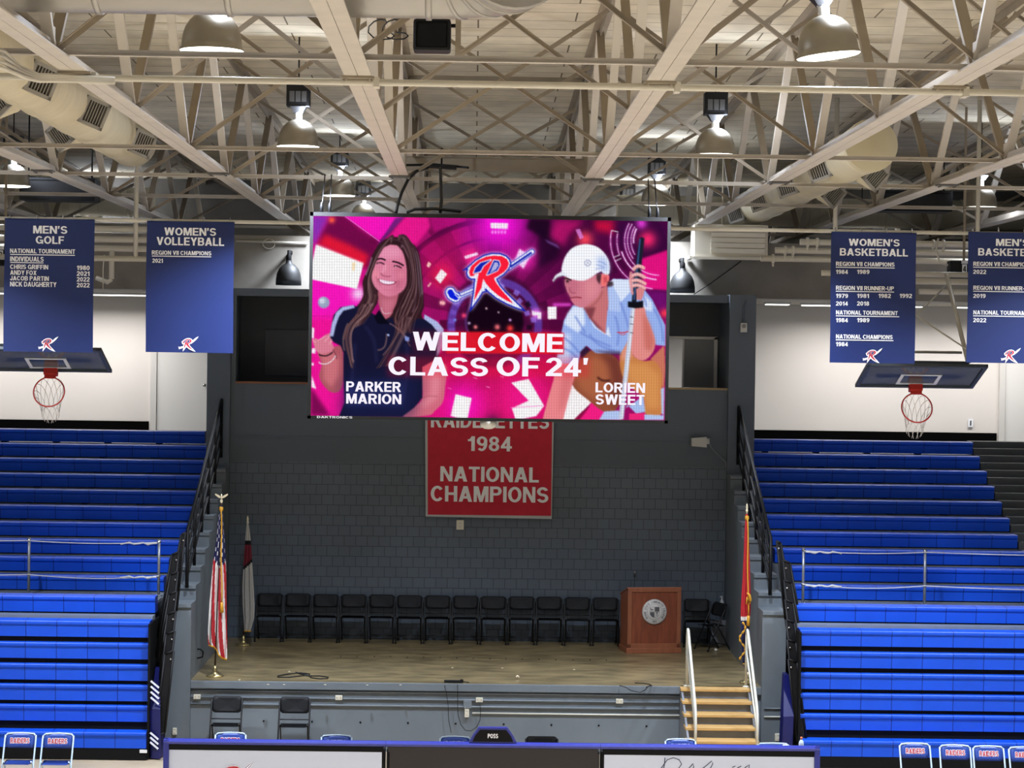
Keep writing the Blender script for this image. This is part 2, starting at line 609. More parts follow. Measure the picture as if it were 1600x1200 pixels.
# the plain upper wall with its two booth openings
o1, o2 = (-4.12, -2.0), (2.45, XR)
zs, zt = 5.5, 6.99
b = B()
b.box(XL - .1, XR + .1, YB - .004, YB + .3, 4.12, zs)
b.box(XL - .1, XR + .1, YB - .004, YB + .3, zt, 7.12)
b.box(XL - .1, o1[0], YB - .004, YB + .3, zs, zt)
b.box(o1[1], o2[0], YB - .004, YB + .3, zs, zt)
struct('wall_back_upper', b, m_grey)
struct('trim_2', B().box(XL, XR, YB - .02, YB, 4.53, 4.565), m_grey)
b = B()
b.box(XL - .3, XR + .3, YB + .3, 41.4, zs - .12, zs - .02)
b.box(-2.0, 2.45, YB + .3, YB + .36, zs, zt)
b.box(XL - .3, 2.3, 41.1, 41.2, zs - .02, zt + .12)
b.box(2.3, XR + .3, 41.1, 41.2, 6.38, zt + .12)
b.box(4.39, XR + .3, 41.1, 41.2, zs - .02, 6.38)
b.box(XL - .25, XL - .02, YB + .3, 41.1, zs - .1, zt + .1)
b.box(XR + .02, XR + .25, YB + .3, 41.1, zs - .1, zt + .1)
b.box(XL - .3, XR + .3, YB + .28, 41.2, 7.0, 7.12)
struct('wall_booth', b, mat('booth paint', (50, 54, 60), .6))
struct('window_1', B().box(o1[0], o1[1], YB - .03, YB + .32, zs - .03, zs + .005), m_wood)
struct('window_2', B().box(o2[0], o2[1], YB - .03, YB + .32, zs - .03, zs + .005), mat('pale sill', (150, 128, 92), .5))
w3 = struct('window_3', B().box(3.79, 4.36, 41.12, 41.15, zs - .02, 6.36), mat('booth pane', (112, 114, 116), .35))
b = B()
for x0, x1, z0, z1 in ((4.34, 4.40, zs - .02, 6.4), (2.28, 4.40, 6.36, 6.41), (2.28, 2.34, zs - .02, 6.4), (3.77, 3.80, zs - .02, 6.38)):
    b.box(x0, x1, 41.06, 41.16, z0, z1)
obj('window_frame', b, mat('white trim', (205, 202, 198), .5), w3)
w4 = B()
w4.box(-3.75, -2.35, 41.05, 41.1, 5.6, 6.42)
struct('window_4', w4, mat('dark panel', (40, 44, 52), .4))

# pilasters and the stepped walls that carry the stair rails
struct('wall_left_pilaster', B().box(-4.60, XL, YB - .15, 41.6, SZ - .2, 7.13), m_grey)
struct('wall_right_pilaster', B().box(XR, 4.89, YB - .15, 41.6, SZ - .2, 7.13), m_grey)
STEPS = [(34.36 + .57 * i, 2.21 + .2256 * i) for i in range(10)]


def stepped(x0, x1):
    poly = [(34.36, 0)]
    for y, z in STEPS:
        poly += [(y, z - .07), (y - .03, z - .05), (y - .03, z), (y + .57 if y < 39 else YB - .1, z)]
    poly += [(YB - .1, 0)]
    return B().prism(poly, (x0, 0, 0), (0, 1, 0), (0, 0, 1), (x1 - x0, 0, 0))


struct('wall_left', stepped(-4.57, XL), m_sidewall)
struct('wall_right', stepped(XR, 4.79), m_sidewall)

# the upper stands: stepped concrete carrying the benches
ROWS = [(40.8 - .58 * n, 4.577 - .2325 * n) for n in range(10)]      # nose depth, seat height


def stand(x0, x1):
    poly = [(34.95, 0), (34.95, 2.24)]
    for n in range(9, -1, -1):
        y, z = ROWS[n]
        poly += [(y + .03, poly[-1][1]), (y + .03, z - .235)]
    poly += [(41.5, poly[-1][1]), (41.5, 0)]
    return B().prism(poly, (x0, 0, 0), (0, 1, 0), (0, 0, 1), (x1 - x0, 0, 0))


struct('floor_left_stand', stand(-13.5, -4.575), m_tread)
struct('floor_right_stand', stand(4.795, 13.5), m_tread)
b = B()
for k in range(20):                                  # aisle steps beside the right stand
    y = 35.6 + .29 * k
    b.box(9.02, 10.3, y, y + .31, 2.2, 2.26 + .1163 * (k + 1))
struct('floor_right_aisle', b, mat('aisle paint', (76, 80, 84), .6, vary=.15, vscale=3))

# the concourse behind the stands
CY = 46.0
struct('floor_concourse', B().box(-14, 14, 41.5, CY + .2, 4.2, 4.36), m_tread)
struct('wall_concourse', B().box(-14, 14, CY, CY + .2, 4.36, 7.14), m_white)
struct('ceiling_concourse', B().box(-14, 14, 41.6, CY, 7.13, 7.2), m_tile)
struct('wall_lintel', B().box(-14, 14, 41.2, 41.6, 7.12, 8.12), m_concrete)
struct('ceiling_slab', B().box(-14, 14, 41.6, 48.6, 7.9, 8.12), m_concrete)
struct('wall_far', B().box(-14, 14, 48.6, 48.9, 7.9, roof_z(48) + .4), m_farwall)
b = B()
b.prism([(-4, roof_z(-4)), (49, roof_z(49)), (49, roof_z(49) + .2), (-4, roof_z(-4) + .2)], (-14, 0, 0), (0, 1, 0), (0, 0, 1), (28, 0, 0))
struct('ceiling', b, m_deck)
for i, (x0, x1) in enumerate(((-14, -6.52), (4.6, 10.62))):
    struct('baseboard_' + ('left', 'right')[i], B().box(x0, x1, CY - .03, CY, 4.36, 4.585), mat('baseboard black', (4, 4, 4), .95, spec=.05))


def door(n, x0, x1, z1):
    d = struct('door_%d' % n, B().box(x0 + .06, x1 - .06, CY - .035, CY, 4.4, z1 - .06), m_door, (x0, CY, 4.36))
    b = B()
    b.box(x0 - .07, x0 + .05, CY - .07, CY, 4.36, z1 + .05)
    b.box(x1 - .05, x1 + .05, CY - .07, CY, 4.36, z1 + .05)
    b.box(x0 - .07, x1 + .05, CY - .07, CY, z1 - .05, z1 + .06)
    obj('door_frame', b, mat('door frame paint', (196, 193, 188), .45), d)
    b = B()
    b.lathe([(0, -.03), (.03, -.025), (.035, 0), (.03, .03), (.012, .035), (.012, .08), (.03, .085), (.03, .09), (0, .09)], (x1 - .12, CY - .12, 5.33), 12, Matrix.Rotation(R(-90), 3, 'X'))
    obj('door_handle', b, m_chrome, d)


door(1, -6.42, -5.28, 6.5)
door(2, 10.72, 11.8, 6.5)

# concourse ceiling lights
def hall_light(x, y, w, label, light=True):
    t = thing('ceiling_light', label, 'light', (x, y, 7.13))
    obj('light_housing', B().obox((x, y, 7.11), (w, .32, .04), bevel=.006), mat('white metal', (225, 225, 222), .4), t)
    obj('light_diffuser', B().obox((x, y, 7.082), (w - .06, .26, .018)), emit('tube diffuser', (255, 250, 240), 3.0), t)
    if light:
        l = bpy.data.lights.new('ceiling_light', 'AREA')
        l.shape = 'RECTANGLE'
        l.size, l.size_y = w, .26
        l.spread = R(160)
        l.energy = HALL_W
        l.color = (1, .98, .97)
        lo = bpy.data.objects.new('ceiling_light_lamp', l)
        COL.objects.link(lo)
        lo.location = (0, 0, -.07)
        lo.parent = t


hall_light(-7.3, 44.7, 2.4, 'long tube light under the concourse ceiling between the two blue banners')
hall_light(-10.3, 44.7, 2.4, 'long tube light under the concourse ceiling beside the golf banner')
hall_light(7.6, 44.6, 2.4, 'long tube light under the concourse ceiling by the narrow basketball banner edge')
hall_light(10.6, 44.6, 2.4, 'long tube light under the concourse ceiling above the white door')
hall_light(3.2, 43.0, 1.2, 'added unseen tube light on the concourse ceiling, brightening the booth window')  # lamp added out of sight to brighten the space behind the booth
hall_light(5.9, 44.3, .5, 'small square ceiling light near the grey pilaster', False)
# ================================================================== benches and telescopic stands
m_seat = grid_mat('blue seat plastic', (20, 82, 214), (10, 40, 130), (.457, 40), .006, 'XZ', offset=0, rough=.42, vary=.05, bump=.6, vscale=3, spec=.3)
m_foot = mat('grey footboard', (120, 128, 134), .45, vary=.06)
m_railblack = mat('rail black', (11, 11, 13), .55, spec=.3)
m_rope = mat('white rope', (214, 214, 210), .7)
m_post = mat('galvanised post', (150, 154, 160), .35, metal=.6)


def seat_profile(y, z, h=.215):
    return [(y + .035, z - h), (y + .022, z - .075), (y + .006, z - .06), (y, z - .045), (y, z - .018), (y + .008, z - .005), (y + .028, z),
            (y + .27, z + .006), (y + .29, z - .01), (y + .29, z - h)]


def bench(x0, x1, y, z, label, group):
    t = thing('bleacher_bench', label, 'bench', (x0 if x0 > 0 else x1, y, z - .235), group)
    b = B()
    b.prism(seat_profile(y, z), (x0, 0, 0), (0, 1, 0), (0, 0, 1), (x1 - x0, 0, 0))
    obj('seat', b, m_seat, t)
    n = int((x1 - x0) / .92)
    for i in range(n):
        x = x0 + .3 + i * .92
        obj('foot', B().box(x, x + .1, y + .045, y + .25, z - .2345, z - .2), m_black, t)
    return t


ROWWORD = ['topmost', 'second from the top', 'third from the top', 'fourth from the top', 'fifth from the top', 'sixth from the top', 'fourth from the bottom', 'third from the bottom',
           'second from the bottom', 'lowest']
for n, (y, z) in enumerate(ROWS):
    bench(-12.4, -4.78 if n in (0, 8, 9) else -4.62, y, z, 'blue plastic bench, %s of the upper left stand' % ROWWORD[n], 'benches of the upper left stand')
    bench(5.0 if n > 7 else 4.92, 9.0 if n < 7 else 12.4, y, z, 'blue plastic bench, %s of the upper right stand' % ROWWORD[n], 'benches of the upper right stand')

TROWS = [(34.2, 2.325), (33.66, 2.02), (33.64, 1.70), (33.62, 1.385), (33.6, 1.085), (33.58, .785), (33.42, .42)]


def telescopic(x0, x1, sg, label):
    xe = x1 if sg < 0 else x0
    t = thing('telescopic_bleacher', label, 'bleacher', (xe, 33.6, 0))
    for k, (y, z) in enumerate(TROWS):
        b = B()
        b.prism(seat_profile(y, z, .24), (x0, 0, 0), (0, 1, 0), (0, 0, 1), (x1 - x0, 0, 0))
        obj('seat_row', b, m_seat, t)
        zb = TROWS[k + 1][1] + .005 if k < 6 else 0.02
        obj('riser_board', B().box(x0 + .01, x1 - .01, y + .07, y + .12, zb, z - .24), m_black, t)
        if k == 1:
            obj('footboard', B().box(x0, x1, y + .29, 34.22, z - .03, z + .045), m_foot, t)
        elif 1 < k < 6:
            obj('footboard', B().box(x0, x1, y + .29, y + .6, z - .03, z), m_foot, t)
    obj('footboard', B().box(x0, x1, 34.49, 35.0, 2.2, 2.245), m_foot, t)
    obj('floor_skirt', B().box(x0, x1, 33.46, 33.5, 0.01, .19), m_black, t)
    b = B()
    b.box(xe - .03 if sg > 0 else xe, xe if sg > 0 else xe + .03, 33.5, 34.9, .02, 2.0)
    obj('end_frame', b, m_black, t)
    # stacked end rails: black panels overlapping like shingles on the end of the bleacher
    def ex(px, py, Y):
        return at(px, py, Y) if sg < 0 else at(1503 - px, py + 13, Y)
    rails = [((283, 836), (289.5, 832), (276, 955), (262, 955), 34.30)]
    for k in range(6):
        x, y = 279.5 - 1.6 * k, 862 + 31 * k
        w = 11 + .6 * k
        rails.append(((x - w, y + 5), (x, y), (x - 14, y + 128), (max(242.5, x - 14 - w - 9), y + 134), 34.22 - .13 * k))
    for r_ in rails:
        c = [ex(*q, r_[4] + (.10 if i < 2 else 0)) for i, q in enumerate(r_[:4])]
        b = B()
        v = b.verts(c)
        v2 = b.verts([q + Vector((0, .02, 0)) for q in c])
        b.face(v); b.face(v2[::-1])
        for i in range(4):
            b.face([v[i], v[(i + 1) % 4], v2[(i + 1) % 4], v2[i]])
        for i in range(4):
            b.tube([c[i], c[(i + 1) % 4]], .018, 6)
        e = obj('end_rail', b, m_railblack, t)
        p = c[1].lerp(c[2], .12).lerp(c[0], .25)
        obj('rail_bolt', B().lathe([(0, 0), (.016, 0), (.016, .022), (0, .025)], p, 8, Matrix.Rotation(R(90), 3, 'X')), m_chrome, e)
    return t


telescopic(-12.4, -4.72, -1, 'closed telescopic blue bleacher under the upper left stand')
telescopic(4.9, 12.4, 1, 'closed telescopic blue bleacher under the upper right stand')
single('wall_label', B().obox(at(224, 1174, 33.45), (.11, .01, .05), bevel=.004), mat('white plastic', (222, 222, 218), .5), 'small white plate on the black skirt of the left bleacher', 'plate', at(224, 1174, 33.45))


def barrier(posts, ends, label):
    y = 35.15
    t = thing('rope_barrier', label, 'barrier', (posts[0], y, 2.245))
    for x in posts:
        p = obj('post', B().tube([(x, y, 2.245), (x, y, 3.11)], .022, 10), m_post, t)
        c = B()
        for z in (3.08, 2.55):
            c.lathe([(.03, -.012), (.03, .012), (.022, .016)], (x, y, z), 10)
        obj('rope_collar', c, m_chrome, p)
        obj('post_base', B().lathe([(.0, 0), (.06, 0), (.06, .012), (.025, .02), (0, .02)], (x, y, 2.243), 12), m_post, p)
    xs = sorted(list(posts) + list(ends))
    for z, sag in ((3.07, .03), (2.55, .05)):
        pts = []
        for a, c in zip(xs, xs[1:]):
            for i in range(8):
                f = i / 8
                pts.append((a + (c - a) * f, y - .025, z - sag * 4 * f * (1 - f)))
        pts.append((xs[-1], y - .025, z))
        rp = obj('rope', B().tube(pts, .008, 6), m_rope, t)
        # the knotted tail of the rope beside the last post
        k = B()
        x = posts[-1] if abs(posts[-1]) < abs(posts[0]) else posts[0]
        s = -1 if x < 0 else 1
        pts = [(x + s * (.03 + .07 * i), y - .03 + .012 * (i % 2), z - .01 - .012 * (i % 3)) for i in range(9)]
        k.tube(pts, [.012 if i % 2 else .018 for i in range(9)], 6)
        obj('rope_knot', k, m_rope, rp)
    return t


barrier([at(45, 900, 35.15).x, at(248, 900, 35.15).x], [-12], 'two grey posts with white ropes along the walkway of the left stand')
barrier([at(1255, 900, 35.15).x, at(1445, 900, 35.15).x], [12], 'two grey posts with white ropes along the walkway of the right stand')


def stair_rail(x, label):
    t = thing('stair_rail', label, 'handrail', (x, 34.9, STEPS[1][1]))
    def zs_(y):
        i = max(0, min(9, int((y - 34.33) / .57)))
        return STEPS[i][1]
    def zl(y, h):
        return 2.21 + (y - 34.36) / .57 * .2256 + h
    y0, y1 = 34.85, 39.35
    obj('top_rail', B().tube([(x, y0, zl(y0, .0)), (x, y0, zl(y0, .86)), (x, y1, zl(y1, 1.0)), (x, y1, zl(y1, .0))], .028, 8), m_railblack, t)
    for h in (.62, .38, .16):
        obj('middle_rail', B().tube([(x, y0, zl(y0, h)), (x, y1, zl(y1, h))], .018, 8), m_railblack, t)
    for k in range(1, 5):
        y = y0 + (y1 - y0) * k / 5
        obj('post', B().tube([(x, y, zs_(y)), (x, y, zl(y, .9))], .026, 8), m_railblack, t)
    return t


stair_rail(-4.33, 'black stair rail climbing the stepped wall beside the left stand')
stair_rail(4.6, 'black stair rail climbing the stepped wall beside the right stand')

# blue vinyl pads on the bleacher ends
m_vinyl = mat('blue vinyl', (18, 22, 84), .35, vary=.1, vscale=5)
m_print = mat('white print', (222, 224, 230), .5)


def pad(x, s, label):
    t = thing('wall_pad', label, 'pad', (x, 34.0, 0))
    b = B()
    pts = []
    fold = [(-.09, 33.5), (-.05, 33.62), (-.10, 33.76), (-.03, 33.9), (-.06, 34.05), (.05, 34.12), (.07, 34.0), (.06, 33.8), (.07, 33.55)]
    lo = [(x + s * px, y) for px, y in fold]
    hi = [(x + s * (px * .5 + .02), y + (34.0 - y) * .45) for px, y in fold]
    n = len(lo)
    A = b.verts([(p[0], p[1], .02) for p in lo])
    C = b.verts([(p[0] + s * .02, p[1], .75) for p in lo])
    D = b.verts([(p[0], p[1] + .1, 1.32) for p in hi])
    for P, Q in ((A, C), (C, D)):
        for i in range(n):
            b.face([P[i], P[(i + 1) % n], Q[(i + 1) % n], Q[i]], 0)
    b.face(A); b.face(D)
    obj('pad_cover', b, m_vinyl, t)
    return t


pl = pad(-4.60, -1, 'crumpled blue vinyl pad with white stripes at the left bleacher end')
b = B()
for q, z in ((0, 1.1), (1, 1.02), (2, .94), (3, .86), (0, .34), (1, .27), (2, .2)):
    p = Vector((-4.60, 33.485, z))
    b = B()
    b.bar(p + Vector((-.07, .0, .07)), p + Vector((.05, -.0, -.03)), .028, .004, (0, 1, 0))
    obj('stripe', b, m_print, pl)
pad(4.72, 1, 'dark blue vinyl pad leaning at the right bleacher end')
# ================================================================== roof steel
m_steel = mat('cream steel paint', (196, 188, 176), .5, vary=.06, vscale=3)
m_steel2 = mat('brown grey steel paint and shade', (150, 138, 120), .55, vary=.08, vscale=3)  # own paint of several members; painted shade on the truss diagonals
m_pipe = mat('cream pipe paint', (206, 200, 184), .45)
m_duct = grid_mat('duct wrap', (206, 196, 168), (188, 178, 150), (.12, 60), .004, 'YX', offset=0, rough=.7, vary=.06, bump=.3)
m_ductx = grid_mat('duct wrap across', (212, 204, 182), (194, 186, 162), (.6, 60), .006, 'XY', offset=0, rough=.55, vary=.05, bump=.3)
m_spiral = mat('painted spiral duct', (158, 154, 147), .35, metal=.35)
m_grille = mat('grille grey', (150, 146, 138), .4)
m_grille_dark = mat('vent throat', (84, 80, 72), .8)
m_cable = mat('black cable', (12, 12, 13), .5)

TRUSS_X = [-8.2, -5.75, -3.43, -1.02, 1.56, 4.04, 6.3, 8.9]
NODES = [9.8 + 4.3 * k for k in range(10)]           # bottom panel points 9.8 ... 48.5
CZ = CHORD_Z


def truss(i, X):
    t = thing('roof_truss', 'cream steel roof truss running towards the stage, %s truss from the left' % nth(i), 'truss', (X, 28, CZ), 'roof trusses')
    b = B()
    w = .115
    y0, y1 = 6.0, 48.6
    # two angles back to back
    for s in (-1, 1):
        x0, x1 = (X + .0025, X + w) if s > 0 else (X - w, X - .0025)
        b.box(x0, x1, y0, y1, CZ, CZ + .016)
        b.box(X + .0025 if s > 0 else X - .022, X + .022 if s > 0 else X - .0025, y0, y1, CZ + .016, CZ + w)
    obj('bottom_chord', b, m_steel, t)
    b = B()
    for s in (-1, 1):
        x0, x1 = (X + .006, X + .09) if s > 0 else (X - .09, X - .006)
        b.prism([(y0, roof_z(y0) - .02), (y1, roof_z(y1) - .02), (y1, roof_z(y1) - .005), (y0, roof_z(y0) - .005)], (x0, 0, 0), (0, 1, 0), (0, 0, 1), (x1 - x0, 0, 0))
    b.prism([(y0, roof_z(y0) - .12), (y1, roof_z(y1) - .12), (y1, roof_z(y1) - .01), (y0, roof_z(y0) - .01)], (X - .006, 0, 0), (0, 1, 0), (0, 0, 1), (.012, 0, 0))
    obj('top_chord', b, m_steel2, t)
    for k, y in enumerate(NODES):
        for s in (-1, 1):
            yt = y + s * 2.15
            if yt < y0 or yt > y1:
                continue
            b = B()
            p0, p1 = Vector((X, y + s * .06, CZ + .05)), Vector((X, yt - s * .05, roof_z(yt) - .06))
            d = (p1 - p0).normalized()
            # channel: web and two flanges
            n = Vector((1, 0, 0)).cross(d)
            b.bar(p0, p1, .085, .012, n)
            for q in (-1, 1):
                o = Vector((q * .042, 0, 0)) + n * (.022 * (1 if n.y < 0 else -1) * -1)
                b.bar(p0 + o, p1 + o, .01, .05, n)
            obj('diagonal', b, m_steel if s < 0 else m_steel2, t)  # diagonals leaning away get the darker steel, their shade put into the colour
        b = B()
        b.box(X - .005, X + .005, y - .16, y + .16, CZ + .01, CZ + .24)
        obj('gusset_plate', b, m_steel, t)
    # splice plates under the chord
    for y in (19.55, 30.4):
        b = B()
        b.box(X - .14, X + .14, y - .1, y + .1, CZ - .022, CZ - .001)
        for s in (-1, 1):
            for q in (-.06, .06):
                b.lathe([(0, -.03), (.014, -.03), (.014, 0)], (X + s * .1, y + q, CZ - .01), 6)
        obj('splice_plate', b, m_steel2 if y < 25 else mat('grey clamp', (88, 86, 84), .5), t)


for i, X in enumerate(TRUSS_X):
    truss(i, X)

BAYS = [(-10.6, TRUSS_X[0])] + list(zip(TRUSS_X, TRUSS_X[1:])) + [(TRUSS_X[-1], 11.3)]
BAYNAME = ['bay at the left wall', 'first bay from the left', 'second bay from the left', 'third bay from the left', 'middle bay over the screen', 'bay right of the middle', 'third bay from the right',
           'second bay from the right'] + ['bay at the right wall']
BAYNAME[6], BAYNAME[7] = 'second bay from the right', 'first bay from the right'
for bi, (xa, xb) in enumerate(BAYS):
    for ni, y in enumerate(NODES[2:9]):
        if (bi == 2 and 20 < y < 33) or (bi == 6 and y > 29):
            continue                                  # a duct runs here
        t = thing('cross_brace', 'X-shaped roof brace, %s, %s from the front' % (BAYNAME[bi], nth(ni)), 'brace', ((xa + xb) / 2, y, CZ), 'X braces between the roof trusses')
        zt = roof_z(y) - .13
        for s in (1, -1):
            p0 = Vector((xa + .03 if s > 0 else xb - .03, y + s * .035, CZ + .06))
            p1 = Vector((xb - .03 if s > 0 else xa + .03, y + s * .035, zt))
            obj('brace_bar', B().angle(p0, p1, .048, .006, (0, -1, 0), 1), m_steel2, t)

for i, y in enumerate((18.62, 27.22, 31.52, 35.82, 44.42)):
    single('bottom_strut', B().angle((-12, y, CZ + .02), (12.5, y, CZ + .02), .055, .007, (0, 0, 1), 1), m_steel,
           'thin horizontal steel strut joining the truss bottoms, %s back from the camera' % nth(i), 'strut', (0, y, CZ + .02), 'horizontal struts at the truss bottoms')
single('sag_rod', B().tube([(-12, 29.2, CZ + .22), (12.5, 29.2, CZ + .22)], .022, 8), m_steel2, 'thin rail crossing the roof bays just above the screen', 'rail', (0, 29.2, CZ + .22))

# conduits strapped under the trusses
t = thing('conduit_run', 'pair of cream conduits strapped under the roof trusses', 'conduit', (0, 19.6, CZ - .05))
for dy, z, r in ((0, -.045, .03), (.085, -.04, .022)):
    obj('conduit', B().tube([(-12, 19.55 + dy, CZ + z), (12.5, 19.55 + dy, CZ + z)], r, 10), m_pipe, t)
for X in TRUSS_X[1:-1]:
    obj('strap', B().box(X + .13, X + .18, 19.5, 19.68, CZ - .085, CZ - .002), m_pipe, t)
# conduits that bend down along the left trusses
t = thing('conduit_bundle', 'bundle of cream conduits bending along the truss at the upper left', 'conduit', at(60, 105, 18.6))
for k in range(4):
    p = [at(-40, 66 + 9 * k, 17.6), at(6, 80 + 9 * k, 18.1), at(30 + 4 * k, 104 + 6 * k, 18.6), at(60, 117 + 3 * k, 19.2), at(105, 119 + 2.4 * k, 19.45), at(180, 123 + 2 * k, 19.5)]
    obj('conduit', B().tube(p, .018, 8), m_pipe, t)

# deep beams that carry the screen, between the two middle trusses
b = B()
ya = 33.4
for z0, h in ((10.0, .26),):
    b.box(-1.0, 1.54, ya - .05, ya + .05, z0, z0 + .02)
    b.box(-1.0, 1.54, ya - .05, ya + .05, z0 + h, z0 + h + .02)
    b.box(-1.0, 1.54, ya - .012, ya + .012, z0, z0 + h)
single('roof_beam', b, m_steel2, 'short grey beam under the roof deck between the two middle trusses', 'beam', (.27, ya, 10.1))
b = B()
b.box(-1.0, 1.54, 32.2, 32.28, 8.62, 8.63); b.box(-1.0, 1.54, 32.236, 32.244, 8.62, 8.82); b.box(-1.0, 1.54, 32.2, 32.28, 8.81, 8.82)
single('hanger_beam', b, m_steel2, 'slim grey beam just above the screen between the middle trusses', 'beam', (.27, 32.24, 8.7))

# ================================================================== high bay lamps
m_dome = mat('spun aluminium', (150, 144, 132), .38, metal=.75, vary=.06, vscale=4)
m_lens = emit('lamp lens', (255, 250, 240), 6.0)
m_neck = mat('lamp neck', (210, 210, 205), .35)
m_darkdome = mat('dark lamp dome', (15, 15, 14), .6)


def lamp(x, y, z, label, tilt=0.0, power=1.0, r=.275, ballast=True):
    t = thing('high_bay_lamp', label, 'lamp', (x, y, z), 'high bay lamps under the roof')
    M = Matrix.Rotation(tilt, 3, 'Y')
    c = Vector((x, y, z))
    k = r / .28
    prof = [(.29, -.004), (.288, .012), (.272, .03), (.27, .08), (.258, .15), (.235, .215), (.2, .27), (.15, .318), (.1, .345), (.055, .358), (.0, .36)]
    inner = [(.05, .345), (.14, .308), (.19, .262), (.225, .21), (.247, .15), (.258, .08), (.262, .02), (.29, -.004)]
    b = B()
    b.lathe([(a * k, h * k) for a, h in prof[::-1]] , c, 32, M)
    b.lathe([(a * k, h * k) for a, h in inner], c, 32, M)
    obj('dome', b, m_dome, t)
    b = B()
    b.lathe([(.284 * k, -.004), (.27 * k, -.012), (.2 * k, -.02), (.1 * k, -.025), (0, -.026)], c, 32, M)
    obj('lens', b, m_lens, t)
    b = B()
    b.lathe([(.05, .35 * k), (.05, .44 * k), (.06, .45 * k), (.06, .47 * k), (0, .47 * k)], c, 14, M)
    obj('neck', b, m_neck, t)
    top = c + M @ Vector((0, 0, .47 * k))
    if ballast:
        b = B()
        b.lathe([(.06, .44 * k), (.08, .45 * k), (.15, .53 * k), (0, .53 * k)], c, 4, M @ Matrix.Rotation(R(45), 3, 'Z'), smooth=False)
        b.obox(c + M @ Vector((0, 0, .53 * k + .15)), (.31, .2, .3), M, bevel=.01)
        bo = obj('ballast_box', b, m_blackmetal, t)
        g = B()
        for q in (-.08, .0, .08):
            g.obox(c + M @ Vector((q, -.102, .53 * k + .13)), (.065, .006, .14), M)
        obj('ballast_label', g, mat('ballast plate', (70, 70, 70), .5), bo)
        top = c + M @ Vector((0, 0, .53 * k + .3))
    b = B()
    b.tube([top, (top.x, top.y, roof_z(y))], .012, 6)
    obj('hanger_rod', b, m_blackmetal, t)
    if power:
        l = bpy.data.lights.new('high_bay_lamp', 'AREA')
        l.shape = 'DISK'
        l.size = .5
        l.spread = R(LAMP_SPREAD)
        l.energy = LAMP_W * power * (.02 if 37 < y < 40 else .35 if y > 40 else 1)
        l.color = LAMP_COLOR
        lo = bpy.data.objects.new('high_bay_lamp_light', l)
        COL.objects.link(lo)
        g = bpy.data.lights.new('high_bay_lamp', 'POINT')       # the glow that escapes at the socket
        g.shadow_soft_size = .05
        g.energy = 60 * power
        g.color = LAMP_COLOR
        go = bpy.data.objects.new('high_bay_lamp_glow', g)
        COL.objects.link(go)
        go.location = M @ Vector((.10, -.10, .42 * k))
        go.parent = t
        lo.rotation_euler = (0, tilt, 0)
        lo.location = (0, 0, -.055)
        lo.parent = t
    return t


LZ = EYE.z + 2.66
lamp(-2.35, 20.2, LZ - .02, 'large grey dome lamp, lit, hanging just below the big round duct')
lamp(3.08, 20.0, LZ, 'large grey dome lamp hanging tilted under a black ballast at the upper right', R(-7))
lamp(-2.36, 30.2, LZ + .04, 'lit dome lamp hanging above the left half of the screen under a black ballast')
lamp(3.16, 30.2, LZ + .02, 'brightly lit dome lamp under a black ballast right of the screen')
lamp(-2.42, 40.45, LZ + .1, 'small lit dome lamp just above the left corner of the screen')
lamp(3.2, 40.45, LZ + .04, 'small lit dome lamp just above the right corner of the screen')
lamp(-2.36, 48.0, LZ + .1, 'farthest dome lamp over the left part of the screen, mostly hidden by its black ballast')
lamp(3.2, 48.0, LZ + .12, 'farthest dome lamp over the right part of the screen, its dome peeking over the frame')
lamp(-7.6, 37.6, LZ - .02, 'lit dome lamp cut by the photo edge above the golf banner')
lamp(8.35, 37.6, LZ - .12, 'lit dome lamp above the narrow basketball banner at the picture edge')
lamp(-8.1, 48.0, LZ + .05, 'small lit dome lamp between the golf and volleyball banners')
lamp(8.15, 48.0, LZ - .1, 'dull dome lamp peeking up behind the womens basketball banner', power=.15)
# the rest of the grid, nearer than the picture shows
for i, (x, y) in enumerate([(a, c) for c in (10.0, 0.0) for a in (-8.0, -2.36, 3.15, 8.4)] + [(-8.0, 29.4), (8.6, 29.4), (-8.0, 20.2), (8.6, 20.2)]):
    lamp(x, y, LZ, 'dome lamp of the nearer roof bays, %s' % ('row over the near seats' if y < 5 else 'row over the court' if y < 15 else 'side row lamp at depth %d' % y)
         + ', ' + ('outer left', 'inner left', 'inner right', 'outer right')[[-8.0, -2.36, 3.15, 8.4, 8.6].index(x) if x != 8.6 else 3], power=1.0)

# unlit bell lamps on the concrete lintel
def bell(px, py, label):
    p = at(px, py, 40.7)
    t = thing('bell_lamp', label, 'lamp', p, 'unlit bell lamps on the lintel')
    b = B()
    b.lathe([(.05, .44), (.06, .39), (.11, .36), (.17, .30), (.21, .21), (.228, .1), (.23, 0), (.21, .0), (.21, .1), (.19, .2), (.14, .28), (0, .34)], p - Vector((0, 0, .2)), 20)
    obj('bell', b, m_darkdome, t)
    obj('neck', B().lathe([(0, .34), (.045, .34), (.05, .52), (.03, .56), (.03, .62), (0, .62)], p - Vector((0, 0, .2)), 12), m_black, t)
    obj('hook_bracket', B().bar(p + Vector((0, 0, .4)), (p.x, 41.2, p.z + .4), .05, .05), m_black, t)
    obj('bulb', B().lathe([(0, -.02), (.07, 0), (.09, .06), (.04, .14), (0, .16)], p - Vector((0, 0, .17)), 12), mat('dull glass', (120, 116, 108), .2), t)


bell(451, 428, 'dark unlit bell lamp on the concrete wall left of the screen')
bell(1066, 440, 'dark unlit bell lamp on the concrete wall right of the screen')

# ================================================================== ducts
def arc(c, r, a0, a1, u, v, n=10):
    return [Vector(c) + Vector(u) * (r * math.cos(a0 + (a1 - a0) * i / n)) + Vector(v) * (r * math.sin(a0 + (a1 - a0) * i / n)) for i in range(n + 1)]


